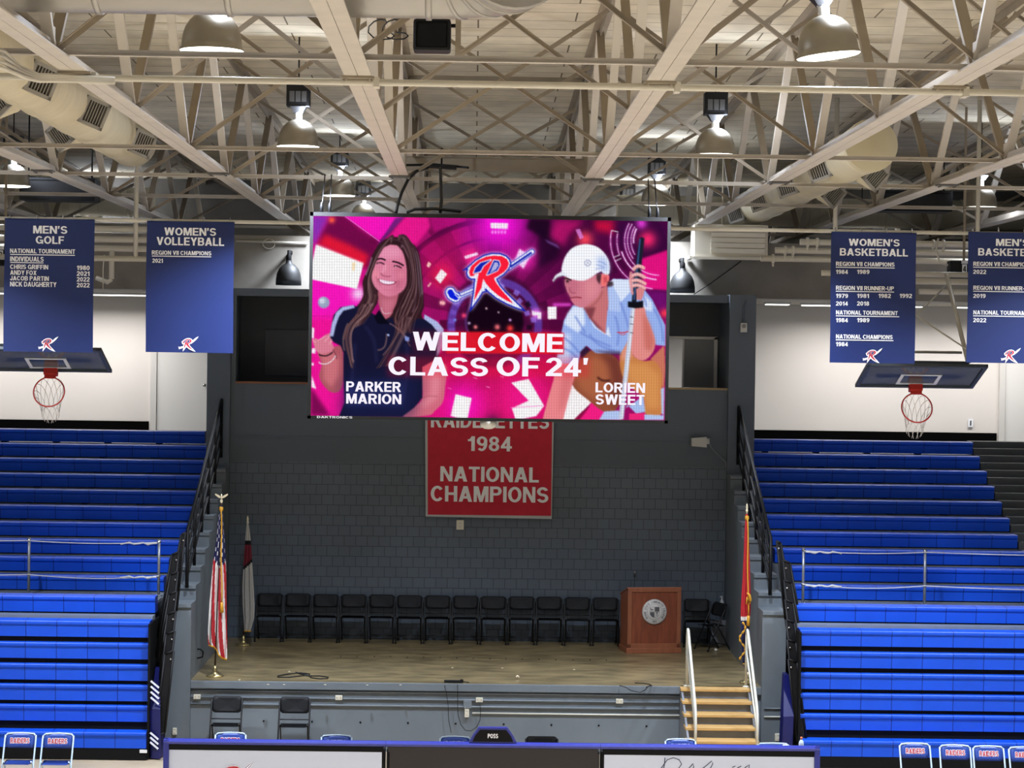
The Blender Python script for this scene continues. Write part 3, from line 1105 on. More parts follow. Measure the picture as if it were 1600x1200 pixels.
yd, zd, rd = 17.5, EYE.z + 2.56 + .42, .42
t = thing('spiral_duct', 'large round painted duct crossing the top of the hall', 'duct', (-3, yd, zd))
b = B()
pts = [(-12, yd, zd), (-.35, yd, zd)] + arc((-.35, yd - .62, zd), .62, R(90), R(0), (1, 0, 0), (0, 1, 0), 8)[1:] 
b.tube(pts, rd, 28)
obj('duct_body', b, m_spiral, t)
for x in (-9.6, -7.6, -5.6, -4.2, -2.9, -1.9, -1.1, -.38):
    b = B()
    b.tube([(x - .025, yd, zd), (x - .02, yd, zd), (x + .02, yd, zd), (x + .025, yd, zd)], [rd, rd + .014, rd + .014, rd], 28)
    obj('seam_ring', b, m_spiral, t)
for a in (70, 48, 26, 4):
    b = B()
    c = Vector((-.35, yd - .62, zd)) + Vector((math.cos(R(a)), math.sin(R(a)), 0)) * .62
    d = Vector((-math.sin(R(a)), math.cos(R(a)), 0))
    b.tube([c - d * .02, c - d * .012, c + d * .012, c + d * .02], [rd, rd + .012, rd + .012, rd], 28)
    obj('elbow_ring', b, m_spiral, t)


def wrapped_duct(x, z, y0, y1, r, label, near_cap, vents):
    t = thing('wrapped_duct', label, 'duct', (x, y0, z))
    b = B()
    n = 40
    pts = [(x, y0, z)] + [(x, y0 + (y1 - y0) * i / n, z) for i in range(1, n)] + [(x, y1, z)]
    rs = [r * (1.0 + .03 * math.sin(i * 1.7)) for i in range(n + 1)]
    rs[-1] = r * .8
    b.tube(pts, rs, 28)
    obj('duct_body', b, m_duct, t)
    if near_cap:
        b = B()
        b.lathe([(0, -.02), (r * 1.03, -.02), (r * 1.06, .0), (r * 1.06, .12), (r, .16)], (x, y0, z), 32, Matrix.Rotation(R(-90), 3, 'X'))
        obj('end_cap', b, mat('duct cap', (196, 186, 156), .7), t)
    for y, a in vents:
        q0 = Vector((math.cos(R(a)), 0, math.sin(R(a))))
        n_ = (q0 * .62 + Vector((0, -.78, 0))).normalized()
        u_ = Vector((0, 1, 0)).cross(q0)
        s_ = u_.cross(n_)
        M = Matrix((s_, u_, n_)).transposed()
        c = Vector((x, y, z)) + q0 * (r * .95) + n_ * .1
        b = B()
        b.obox(c - n_ * .12, (.34, .34, .36), M, bevel=.02)
        g = obj('vent_collar', b, m_duct, t)
        b = B()
        for q in (-1, 1):
            b.obox(c + n_ * .085 + s_ * (.15 * q), (.04, .34, .05), M)
            b.obox(c + n_ * .085 + u_ * (.15 * q), (.34, .04, .05), M)
        for q in range(-3, 4):
            b.obox(c + n_ * .08 + s_ * (q * .037), (.012, .28, .035), M @ Matrix.Rotation(R(35), 3, 'Y'))
        obj('vent_grille', b, m_grille, g)
        obj('vent_throat', B().obox(c + n_ * .062, (.28, .28, .006), M), m_grille_dark, g)


wrapped_duct(-5.0, EYE.z + 2.98, 21.5, 33.6, .34, 'cream wrapped duct with square vents between the left trusses', False, [(24.3, -22), (27.6, -22), (31.6, -22), (25.6, 215), (29.6, 215)])
wrapped_duct(5.1, EYE.z + 2.76, 29.4, 46.4, .325, 'cream wrapped duct with round flat end cap between the right trusses', True, [(31.4, 200), (34.6, 200), (38.0, 200), (41.4, 200), (31.0, -40), (34.6, -40)])
for sx, (x0, x1), label in ((1, (2.9, 12.4), 'long cream duct crossing the far right end of the roof'), (-1, (-12.4, -6.6), 'long cream duct crossing the far left end of the roof')):
    zz = EYE.z + 3.0
    t = thing('cross_duct', label, 'duct', ((x0 + x1) / 2, 46.9, zz))
    obj('duct_body', B().tube([(x0, 46.9, zz), (x1, 46.9, zz)], .3, 24), m_ductx, t)
    for i in range(6):
        x = x0 + (x1 - x0) * (i + .5) / 6
        obj('seam_ring', B().tube([(x - .03, 46.9, zz), (x + .03, 46.9, zz)], .315, 24), m_ductx, t)

# louvred unit under the far end of the right duct
p0, p1 = at(1085, 350, 40.4), at(1200, 404, 40.4)
t = thing('air_handler', 'cream louvred air unit hanging beside the screen above the grey wall', 'air unit', ((p0.x + p1.x) / 2, 40.4, p1.z))
obj('housing', B().obox(((p0.x + p1.x) / 2, 40.75, (p0.z + p1.z) / 2), (p1.x - p0.x, .65, p0.z - p1.z), bevel=.015), m_pipe, t)
b = B()
for i in range(5):
    z = p1.z + .1 + i * (p0.z - p1.z - .12) / 5
    b.obox((p0.x + .78, 40.41, z + .03), (p1.x - p0.x - .36, .03, .085), Matrix.Rotation(R(12), 3, 'X'))
obj('louver', b, mat('louver paint', (214, 208, 192), .5), t)
b = B()
b.box(p0.x - .02, p1.x + .5, 40.38, 40.44, p1.z - .03, p1.z + .02)
b.box(p0.x - .08, p0.x, 40.4, 41.15, p1.z - .02, p1.z + .03)
obj('bracket_rail', b, m_pipe, t)
for x in (p0.x + .1, p0.x + .55):
    obj('hanger_rod', B().tube([(x, 40.9, p0.z), (x, 40.9, roof_z(40.9))], .015, 6), m_steel2, t)

# dark long cabinets hanging at the sides
for (xa, ya_, xb, yb_), label in (((30, 276, 148, 314), 'long black cabinet hanging in the trusses above the golf banner'), ((1375, 296, 1489, 331), 'long black cabinet hanging in the trusses above the womens basketball banner')):
    a, c = at(xa, ya_, 38.2), at(xb, yb_, 38.2)
    t = thing('hanging_cabinet', label, 'cabinet', ((a.x + c.x) / 2, 38.2, c.z))
    obj('housing', B().obox(((a.x + c.x) / 2, 38.5, (a.z + c.z) / 2), (c.x - a.x, .6, a.z - c.z), bevel=.03), m_blackmetal, t)
    obj('lower_lip', B().box(a.x + .02, c.x - .02, 38.16, 38.22, c.z, c.z + .05), m_black, t)
    obj('front_strip', B().box(a.x + .05, c.x - .05, 38.19, 38.21, a.z - .06, a.z - .04), m_black, t)
    for x in (a.x + .1, c.x - .1):
        obj('hanger_rod', B().tube([(x, 38.5, a.z), (x, 38.5, roof_z(38.5))], .014, 6), m_blackmetal, t)

# speaker by the big duct
c = at(675, 54, 20.6)
t = thing('hanging_speaker', 'black box speaker hanging behind the big round duct', 'speaker', c)
obj('cabinet', B().obox(c + Vector((0, .12, 0)), (.34, .26, .29), bevel=.03), m_blackmetal, t)
obj('speaker_grille', B().obox(c + Vector((0, -.016, 0)), (.29, .012, .24), bevel=.02), m_black, t)
obj('mount_pole', B().bar(c + Vector((.235, .1, -.2)), (c.x + .235, c.y + .1, roof_z(c.y)), .05, .05), m_steel2, t)
obj('yoke', B().bar(c + Vector((0, .12, .1)), c + Vector((.235, .12, .1)), .03, .03), m_blackmetal, t)
for k in range(2):
    s = at(592 + 22 * k, 36, 20.5)
    pts = [s + Vector((.07 * math.cos(a * .7) * (1 + .1 * a), .02 * a, .06 * math.sin(a * .7) - .01 * a)) for a in range(12)]
    single('cable_loop', B().tube(pts, .007, 6), m_cable, ('loop of black cable hanging left of the box speaker', 'loose black cable coil touching the box speaker')[k], 'cable', s)

# ================================================================== backstop header pipes
def pipes(spec, side):
    for i, (xa, xb, y, z, r) in enumerate(spec):
        single('header_pipe', B().tube([(xa, y, z), (xb, y, z)], r, 12), m_pipe, 'cream horizontal backstop pipe behind the %s banners, %s from the top' % (side, nth(i)), 'pipe', ((xa + xb) / 2, y, z), 'cream backstop pipes')


zz = zzr = [at(1300, y, 37).z for y in (379, 391, 403)]
pipes([(at(1250, 377, 37).x, 12.6, 37, zz[0], .05), (at(1215, 388, 37).x, 12.6, 37.3, zz[1], .05), (at(1196, 400, 37).x, 12.6, 37.6, zz[2], .05), (at(1434, 438, 35).x, 12.6, 35.4, at(1434, 438, 35).z, .05),
       (at(1440, 455, 36).x, 12.6, 36.2, at(1440, 455, 36).z, .045)], 'right')
zz = [at(190, y, 37).z for y in (358, 373, 386)]
pipes([(-12.6, at(262, 358, 37).x, 37, zz[0], .05), (-12.6, at(300, 373, 37).x, 37.3, zz[1], .05), (-12.6, at(262, 386, 37).x, 37.6, zz[2], .05)], 'left')
for px, py in ((1262, 376), (1277, 376), (1227, 388), (1239, 388), (1208, 399), (1458, 376), (1474, 376)):
    p = at(px, py, {37: 37.0, 38: 37.3, 39: 37.6}[py // 10])
    p.z = zzr[py // 10 - 37]
    t = thing('pipe_clamp', 'small white U-clamp on the cream backstop pipes near pixel column %d' % px if False else 'small white clamp on a cream backstop pipe', 'clamp', p, 'clamps on the backstop pipes')
    obj('clamp_ring', B().tube([p + Vector((-.02, 0, 0)), p + Vector((.02, 0, 0))], .075, 12), m_pipe, t)
    obj('clamp_bolt', B().tube([p + Vector((0, 0, -.06)), p + Vector((0, 0, -.13))], .018, 8), m_pipe, t)
p = at(175, 396, 37.2)
t = thing('drop_pipe', 'short cream pipe hanging below the backstop pipes between the left banners', 'pipe', p)
obj('pipe', B().tube([at(175, 388, 37.6), at(174, 436, 37.6)], .045, 10), m_pipe, t)
obj('elbow', B().tube([at(174, 436, 37.6), at(168, 441, 37.6), at(150, 434, 37.6)], .04, 10), m_pipe, t)
obj('side_wire', B().tube([at(163, 398, 37.5), at(161, 420, 37.5), at(161, 452, 37.5)], .008, 6), m_pipe, t)
# conduit and loops on the lintel left of the screen, wire on the right
single('wall_conduit', B().tube([(at(367, 376, 41).x, 41.15, at(367, 376, 41).z), (at(480, 379, 41).x, 41.15, at(480, 379, 41).z)], .02, 8), m_pipe, 'thin cream conduit on the concrete wall beside the volleyball banner', 'conduit', at(420, 377, 41.1))
c = at(420, 381, 41.17)
single('wire_coil', B().tube([c + Vector((.11 * math.cos(a * .6), .01 * (a % 3), .09 * math.sin(a * .6))) for a in range(24)], .008, 6), m_pipe, 'coil of pale wire on the concrete wall left of the screen', 'wire', c)
single('wall_wire', B().tube([at(1158, 408, 41.1), at(1135, 425, 41.1), at(1110, 443, 41.1), at(1084, 460, 41.1)], .01, 6), m_cable, 'dark wire sloping across the concrete wall right of the screen', 'wire', at(1120, 435, 41.1))

# numbered black winch boxes
def winch(px, py, digit, label):
    p = at(px, py, 35.6)
    t = thing('winch_box', label, 'winch', p)
    obj('housing', B().obox(p + Vector((.1, .15, 0)), (.5, .28, .3), bevel=.02), m_blackmetal, t)
    obj('number_plate', B().obox(p + Vector((.07, -.0, .02)), (.075, .012, .14), bevel=.003), m_print, t)
    obj('upper_plate', B().obox(p + Vector((.07, -.0, .125)), (.1, .012, .05), bevel=.003), m_print, t)
    obj('lettering', add_text(B(), digit, p + Vector((.07, -.009, .02)), .05, .095, bold=.01), m_black, t)
    obj('drop_cable', B().tube([p + Vector((-.17, .1, .08)), p + Vector((-.3, .1, .12)), p + Vector((-.36, .1, .3)), p + Vector((-.33, .1, .5))], .016, 8), m_pipe, t)
    obj('mount_bar', B().bar(p + Vector((.1, .2, .15)), (p.x + .1, p.y + .2, roof_z(p.y + .2)), .035, .035), m_steel2, t)


winch(1500, 422, '4', 'black winch box with a white number 4 plate beside the right banner')
winch(-6, 400, '3', 'black winch box with a white number 3 plate at the left picture edge')
# ================================================================== banners
m_navy = mat('navy banner cloth', (11, 34, 92), .55, vary=.05, vscale=2)
m_txt = mat('banner print white', (244, 244, 246), .6)
m_red = mat('print red', (176, 34, 50), .6)
m_blue = mat('print blue', (34, 56, 140), .6)
YBN = 32.0
pole_l, pole_r = at(-60, 343, YBN + .05), at(1700, 368, YBN + .05)
zp = at(740, 352.5, YBN + .05).z
pole = single('banner_pole', B().tube([(-10.5, YBN + .05, zp), (11, YBN + .05, zp)], .028, 10), m_pipe, 'long cream pipe across the hall that carries the sports banners', 'pole', (0, YBN + .05, zp))


def banner(x0, y0, x1, y1, label, texts, lines, mark, seed):
    a, c = at((x0 + x1) / 2, y0, YBN), at((x0 + x1) / 2, y1, YBN)
    w = (x1 - x0) * YBN / FPX
    t = thing('sports_banner', label, 'banner', c, 'blue sports banners')
    b = B()
    ph = seed * 1.3
    amp = .004

    def f(s, q, off):
        z = a.z + (c.z - a.z) * q
        return Vector((a.x + (s - .5) * w + (.004 * math.sin(q * 5 + ph)), YBN + off + amp * q * math.sin(s * 7 + ph + q), z))
    b.sheet(lambda s, q: f(s, q, .0), 24, 24)
    b.sheet(lambda s, q: f(s, q, .008), 24, 24)
    obj('banner_cloth', b, m_navy, t)
    g = B()
    g.tube([(a.x - w / 2, YBN + .004, a.z), (a.x + w / 2, YBN + .004, a.z)], .01, 6)
    obj('top_hem', g, m_navy, t)
    for i in range(4):
        x = a.x + w * (-.45 + .3 * i)
        g = B()
        g.tube(arc((x, YBN + .03, a.z + .035), .035, 0, 2 * math.pi, (0, 1, 0), (0, 0, 1), 10)[:-1], .006, 6, closed=True)
        obj('tie_ring', g, m_chrome, t)
    g = B()
    for s, tx0, ty0, tx1, ty1 in texts:
        px_text(g, s, tx0, ty0, tx1, ty1, YBN - .007)
    for lx0, ly0, lx1 in lines:
        p, q = at(lx0, ly0, YBN - .007), at(lx1, ly0 + (lx1 - lx0) * .0145, YBN - .007)
        g.box(p.x, q.x, p.y - .0005, p.y + .0005, p.z - .006, p.z + .006)
    obj('lettering', g, m_txt, t)
    g = B()
    r_mark(g, at(mark[0], mark[1], YBN - .007), 23 * YBN / FPX, lift=.0004, blue=False)
    obj('team_mark', g, [m_red, m_navy, m_txt], t)
    return t


banner(8, 343, 147, 550, 'blue banner headed MENS GOLF with four names, at the left picture edge',
       [("MEN'S", 52, 353, 105, 365), ('GOLF', 56, 369, 100, 381), ('NATIONAL TOURNAMENT', 16, 389, 117, 396), ('INDIVIDUALS', 16, 401, 68, 408.5),
        ('CHRIS GRIFFIN', 16, 413.5, 75, 420.5), ('ANDY FOX', 16, 422.5, 57, 429.5), ('JACOB PARTIN', 16, 431.5, 76, 438.5), ('NICK DAUGHERTY', 16, 440.5, 88, 448),
        ('1980', 120, 415, 140, 422), ('2021', 120, 424, 140, 431), ('2022', 120, 433, 140, 440), ('2022', 120, 442, 140, 449)],
       [(16, 397.5, 117), (16, 410, 68)], (76, 537.5), 1)
banner(230, 347, 366, 551, 'blue banner headed WOMENS VOLLEYBALL with a single year, above the white door',
       [("WOMEN'S", 257, 356, 337.5, 368), ('VOLLEYBALL', 245, 371, 350, 383.5), ('REGION VII CHAMPIONS', 237.5, 392, 330, 398.5), ('2021', 238, 404, 254.5, 410.5)],
       [(237.5, 400, 330)], (295, 537.5), 2)
banner(1299, 364, 1432.5, 567.5, 'blue banner headed WOMENS BASKETBALL with four lists of years',
       [("WOMEN'S", 1326, 373.5, 1406, 384.5), ('BASKETBALL', 1312, 388.5, 1419, 400), ('REGION VII CHAMPIONS', 1306, 409.5, 1398, 416), ('1984', 1306, 421.5, 1325, 428), ('1989', 1339, 421.5, 1358.5, 428),
        ('REGION VII RUNNER-UP', 1306, 447, 1397, 453.5), ('1979', 1306, 459, 1325, 465.5), ('1981', 1339, 459, 1358, 465.5), ('1982', 1372.5, 459, 1392, 465.5), ('1992', 1405.5, 459, 1425, 465.5),
        ('2014', 1306, 471, 1325, 477.5), ('2018', 1339, 471, 1358, 477.5), ('NATIONAL TOURNAMENT', 1306, 485.5, 1403, 492), ('1984', 1306, 497, 1325, 503.5), ('1989', 1339, 497, 1358.5, 503.5),
        ('NATIONAL CHAMPIONS', 1306, 523, 1395, 529.5), ('1984', 1306, 534.5, 1325, 541)],
       [(1306, 417.5, 1398), (1306, 455, 1397), (1306, 493.5, 1405), (1306, 531, 1396)], (1364, 555.5), 3)
banner(1513, 364, 1649, 567.5, 'blue banner headed MENS BASKETBALL cut off by the right picture edge',
       [("MEN'S", 1556, 373.5, 1608, 384.5), ('BASKETBALL', 1528, 388.5, 1635, 400), ('REGION VII CHAMPIONS', 1520.5, 409.5, 1613, 416), ('2022', 1520.5, 421.5, 1541, 428),
        ('REGION VII RUNNER-UP', 1520.5, 447, 1612, 453.5), ('2019', 1520.5, 459, 1540, 465.5), ('NATIONAL TOURNAMENT', 1520.5, 485.5, 1618, 492), ('2022', 1520.5, 497, 1541, 503.5)],
       [(1520.5, 417.5, 1613), (1520.5, 455, 1612), (1520.5, 493.5, 1619)], (1580, 555.5), 4)

# red banner on the stage wall
t = thing('wall_banner', 'red banner with white border reading 1984 NATIONAL CHAMPIONS on the stage wall', 'banner', at(765, 810, 39.5), None)
YW = 39.5
q = [at(664, 590, YW), at(867, 592, YW), at(862, 811, YW), at(665, 807, YW)]
b = B()
b.sheet(lambda s, u: (q[0].lerp(q[1], s)).lerp(q[3].lerp(q[2], s), u) + Vector((0, .003 * math.sin(s * 9) * u, 0)), 20, 20)
b.sheet(lambda s, u: (q[0].lerp(q[1], s)).lerp(q[3].lerp(q[2], s), u) + Vector((0, .012 + .003 * math.sin(s * 9) * u, 0)), 20, 20)
obj('banner_border', b, mat('banner border', (186, 188, 188), .7), t)
q2 = [at(668, 594, YW), at(863.5, 596, YW), at(861, 806, YW), at(668.5, 804, YW)]
b = B()
b.sheet(lambda s, u: (q2[0].lerp(q2[1], s)).lerp(q2[3].lerp(q2[2], s), u) + Vector((0, -.006 + .003 * math.sin(s * 9) * u, 0)), 20, 20)
obj('red_field', b, mat('red felt', (196, 34, 56), .8, vary=.06), t)
g = B()
for s, x0, y0, x1, y1 in (('LADY', 720, 606, 812, 632), ('RAIDERETTES', 673.5, 646, 858, 669), ('1984', 731, 682, 800, 705), ('NATIONAL', 688, 729.5, 842, 753), ('CHAMPIONS', 673, 760, 857, 784.5)):
    if s != 'LADY':
        obj('lettering', px_text(B(), s, x0, y0, x1, y1, YW - .012), m_txt, t)

# ================================================================== video board
YS = 30.4
P = {k: at(*v, YS) for k, v in dict(tl=(482.5, 330.5), tr=(1049.5, 340.5), bl=(482.5, 655), br=(1042.5, 661)).items()}
SX0, SX1 = (P['tl'].x + P['bl'].x) / 2, (P['tr'].x + P['br'].x) / 2
SZ0, SZ1 = (P['bl'].z + P['br'].z) / 2, (P['tl'].z + P['tr'].z) / 2
board = thing('video_board', 'large LED video board hanging above the stage showing two golfers', 'screen', ((SX0 + SX1) / 2, YS, SZ0))
FR = .052
b = B()
b.obox(((SX0 + SX1) / 2, YS + .16, (SZ0 + SZ1) / 2), (SX1 - SX0, .26, SZ1 - SZ0), bevel=.012)
obj('cabinet', b, mat('bezel black', (5, 5, 6)), board)
b = B()
for x0, x1, z0, z1 in ((SX0, SX1, SZ1 - FR, SZ1), (SX0, SX1, SZ0, SZ0 + FR * .8), (SX0, SX0 + FR * .85, SZ0, SZ1), (SX1 - FR * .85, SX1, SZ0, SZ1)):
    b.box(x0, x1, YS - .012, YS + .03, z0, z1)
obj('bezel', b, mat('bezel black', (5, 5, 6), .9, spec=.05), board)
DX0, DX1, DZ0, DZ1 = SX0 + FR * .85, SX1 - FR * .85, SZ0 + FR * .8, SZ1 - FR
g = add_text(B(), 'DAKTRONICS', (at(523, 652, YS).x, YS - .014, SZ0 + .024), 55 * YS / FPX, .03, bold=.03)
obj('lettering', g, m_print, board)
# camera pod under the board
c = Vector((at(763, 662, YS).x, YS + .1, SZ0 - .051))
b = B()
b.lathe([(0, -.06), (.05, -.055), (.1, -.03), (.11, .0), (.11, .05), (0, .05)], c, 20)
single('camera_pod', b, mat('pod white', (206, 204, 196), .4), 'small white pod fixed under the middle of the video board', 'pod', c)
# hangers and cables
for px, lab in ((508, 'left'), (1023, 'right')):
    x = at(px, 300, YS).x
    t = thing('hanger_cable', 'pair of thin steel cables holding the %s end of the video board' % lab, 'cable', (x, YS + .16, SZ1))
    for d in (-.055, .055):
        b = B()
        b.tube([(x + d, YS + .16, SZ1), (x + d * .8, 31.0, CZ + .05)], .008, 6)
        b.lathe([(.0, 0), (.022, 0), (.022, .1), (.01, .14)], (x + d, YS + .16, SZ1), 8)
        obj('cable', b, m_blackmetal, t)
t = thing('cable_drop', 'thick black cables curving from the roof to the video board top', 'cable', at(640, 300, YS + .2))
obj('cable', B().tube([at(619, 332, YS + .2), at(622, 318, YS + .3), at(628, 300, YS + .4), at(638, 280, YS + .6), at(650, 268, YS + .9), at(668, 262, YS + 1.2)], .022, 8), m_cable, t)
obj('cable', B().tube([at(688, 332, YS + .2), at(690, 312, YS + .3), at(689, 290, YS + .5), at(688, 262, YS + .8)], .022, 8), m_cable, t)
obj('cable', B().tube([at(636, 332, YS + .2), at(648, 327, YS + .15), at(680, 326, YS + .15), at(720, 330, YS + .2)], .02, 8), m_cable, t)
c = at(690, 260, YS + 1.4)
t = thing('junction_tray', 'flat black junction tray under the roof above the video board', 'box', c)
obj('tray', B().obox(c, (.42, .3, .05), Matrix.Rotation(R(4), 3, 'Y'), bevel=.01), m_blackmetal, t)
obj('arm', B().bar(c + Vector((.15, 0, .01)), at(731, 262, YS + 1.3), .07, .03), m_blackmetal, t)
obj('arm', B().bar(c + Vector((-.1, 0, .02)), at(634, 258, YS + 1.3), .05, .03), m_blackmetal, t)
obj('hanger_rod', B().tube([c, (c.x, c.y, CZ + .5)], .015, 6), m_blackmetal, t)

# ================================================================== basketball backstops, folded back
m_glass = mat('backboard glass', (66, 74, 78), .12, spec=.6)
m_glass.node_tree.nodes['Principled BSDF'].inputs['Alpha'].default_value = .82
m_alu = mat('backboard frame', (84, 90, 94), .4, metal=.4)
m_rim = mat('rim red', (190, 44, 34), .4)
m_net = mat('net cord', (214, 208, 200), .8)


def backstop(xc, z_far, label, side):
    t = thing('basketball_backstop', label, 'hoop', (xc, 34.2, z_far), 'folded basketball backstops')
    o = Vector((xc, 34.2, z_far))
    th = R(72)
    Mx = Matrix.Rotation(th, 3, 'X')
    w, h = 1.78, 1.07

    def L(x, y, z):
        return o + Mx @ Vector((x, y, z))
    obj('glass_panel', B().obox(L(0, 0, h / 2), (w - .08, .012, h - .08), Mx), m_glass, t)
    b = B()
    for c, s in (((0, 0, .03), (w, .05, .06)), ((0, 0, h - .03), (w, .05, .06)), ((-w / 2 + .03, 0, h / 2), (.06, .05, h)), ((w / 2 - .03, 0, h / 2), (.06, .05, h))):
        b.obox(L(*c), s, Mx, bevel=.006)
    obj('board_frame', b, m_alu, t)
    b = B()
    for c, s in (((0, -.012, .17), (.61, .004, .05)), ((0, -.012, .60), (.61, .004, .05)), ((-.28, -.012, .385), (.05, .004, .4)), ((.28, -.012, .385), (.05, .004, .4))):
        b.obox(L(*c), s, Mx)
    obj('shooter_square', b, m_print, t)
    b = B()
    b.obox(L(0, -.06, .115), (.2, .1, .13), Mx, bevel=.01)
    b.obox(L(0, -.13, .15), (.17, .08, .03), Mx, bevel=.006)
    obj('rim_bracket', b, m_rim, t)
    rc = Vector((0, -.15 - .2286, .15))
    b = B()
    b.tube([L(rc.x + .2286 * math.cos(a), rc.y + .2286 * math.sin(a), rc.z) for a in [2 * math.pi * i / 32 for i in range(32)]], .011, 8, closed=True)
    rim = obj('rim', b, m_rim, t)
    # the net hangs down from the tipped rim
    b = B()
    n = 12
    for i in range(n):
        a0 = 2 * math.pi * i / n
        for s in (-1, 1):
            pts = []
            for j in range(7):
                f = j / 6
                a = a0 + s * f * .9
                rr = .2286 * (1 - .45 * f)
                p = L(rc.x + rr * math.cos(a), rc.y + rr * math.sin(a), rc.z)
                p += Vector((0, .22 * f * (1 - .3 * f), -.30 * f * f - .05 * f))
                pts.append(p)
            b.tube(pts, .0042, 4)
    obj('net', b, m_net, rim)
    # mast behind the board
    top = L(0, .05, h - .1)
    b = B()
    b.bar(L(-.62, .06, h * .92), L(.62, .06, h * .92), .06, .06)
    b.bar(L(-.62, .06, h * .3), L(.62, .06, h * .3), .06, .06)
    obj('cross_bar', b, m_alu, t)
    hz = z_far + 1.72
    mw = .62 if side > 0 else .42
    for s in (-1, 1):
        obj('mast_tube', B().tube([L(s * mw, .08, h * .9), (xc + s * mw, 34.95, hz)], .035, 10), m_pipe, t)
        obj('brace_rod', B().tube([L(s * mw, .08, h * .9) + Vector((0, 0, .18)), (xc - s * mw, 34.9, hz - .15)], .012, 6), m_pipe, t)
    obj('spreader', B().tube([(xc - mw, 33.75, z_far + .52), (xc + mw, 33.75, z_far + .52)], .02, 8), m_pipe, t)
    obj('header_tube', B().tube([(xc - 1.3, 35, hz), (xc + 1.3, 35, hz)], .045, 10), m_pipe, t)
    for s in (-1, 1):
        obj('drop_tube', B().tube([(xc + s * 1.1, 35, hz), (xc + s * 1.1, 35, roof_z(35))], .035, 8), m_pipe, t)
    return t


backstop(at(1428, 600, 34.2).x, at(1428, 604, 34.2).z, 'folded glass basketball backboard with red rim below the right banners', 1)
backstop(at(82, 580, 34.2).x, at(82, 579, 34.2).z, 'folded glass basketball backboard with red rim below the golf banner', -1)
# ================================================================== folding chairs
m_chairblack = mat('black chair plastic', (17, 18, 21), .6, spec=.3)
m_chairframe = mat('black chair frame', (14, 15, 17), .5)
m_rblue = mat('blue chair vinyl', (42, 70, 150), .4)
m_rframe = mat('pale chair frame', (188, 208, 222), .3)


def seat_sheet(w, y0, y1, z, t, curve=.0, n=8):
    b = B()
    top = []
    for side in (0, 1):
        def f(s, q):
            x = (s - .5) * w
            y = y0 + (y1 - y0) * q
            rd = 1 - .10 * (abs(2 * s - 1) ** 4) * (1 if q < .5 else .4)
            return Vector((x * rd if q < .3 else x, y, z + curve * ((2 * s - 1) ** 2) - (t if side else 0) + .012 * math.sin(q * math.pi) * -1))
        top.append(f)
    b.sheet(top[0], n, n)
    b.sheet(top[1], n, n)
    b.bm.verts.ensure_lookup_table()
    m = (n + 1) ** 2
    V = b.bm.verts
    ring = [i for i in range(n + 1)] + [(n + 1) * j + n for j in range(1, n + 1)] + [(n + 1) * n + i for i in range(n - 1, -1, -1)] + [(n + 1) * j for j in range(n - 1, 0, -1)]
    for i in range(len(ring)):
        a, c = ring[i], ring[(i + 1) % len(ring)]
        b.face([V[a], V[c], V[c + m], V[a + m]], 0, True)
    return b


def back_panel(w, z0, z1, y0, lean, t, corner=.06, dish=.03, droop=.0):
    """rounded panel, dished about the vertical, in the chair's back"""
    pts = []
    h = z1 - z0
    for cx, cz, a0 in ((w / 2 - corner, h - corner, 0), (-w / 2 + corner, h - corner, 90), (-w / 2 + corner, corner, 180), (w / 2 - corner, corner, 270)):
        for i in range(6):
            a = R(a0 + 18 * i)
            pts.append((cx + corner * math.cos(a), cz + corner * math.sin(a)))
    b = B()

    def P(x, z, off):
        zz = z - (droop * (1 - (2 * x / w) ** 2) if z < h / 2 else 0)
        return Vector((x, y0 + lean * zz / h + dish * (1 - (2 * x / w) ** 2) + off, z0 + zz))
    rings = []
    for off in (0, t):
        for k in (1.0, .66, .33):
            rings.append(b.verts([P(x * k, h / 2 + (z - h / 2) * k, off) for x, z in pts]))
    cf, cb = b.bm.verts.new(P(0, h / 2, 0)), b.bm.verts.new(P(0, h / 2, t))
    n = len(pts)
    for i in range(n):
        j = (i + 1) % n
        b.face([rings[0][i], rings[0][j], rings[3][j], rings[3][i]], 0, True)
        for o in (0, 3):
            b.face([rings[o][i], rings[o][j], rings[o + 1][j], rings[o + 1][i]], 0, True)
            b.face([rings[o + 1][i], rings[o + 1][j], rings[o + 2][j], rings[o + 2][i]], 0, True)
        b.face([rings[2][i], rings[2][j], cf], 0, True)
        b.face([rings[5][i], rings[5][j], cb], 0, True)
    return b


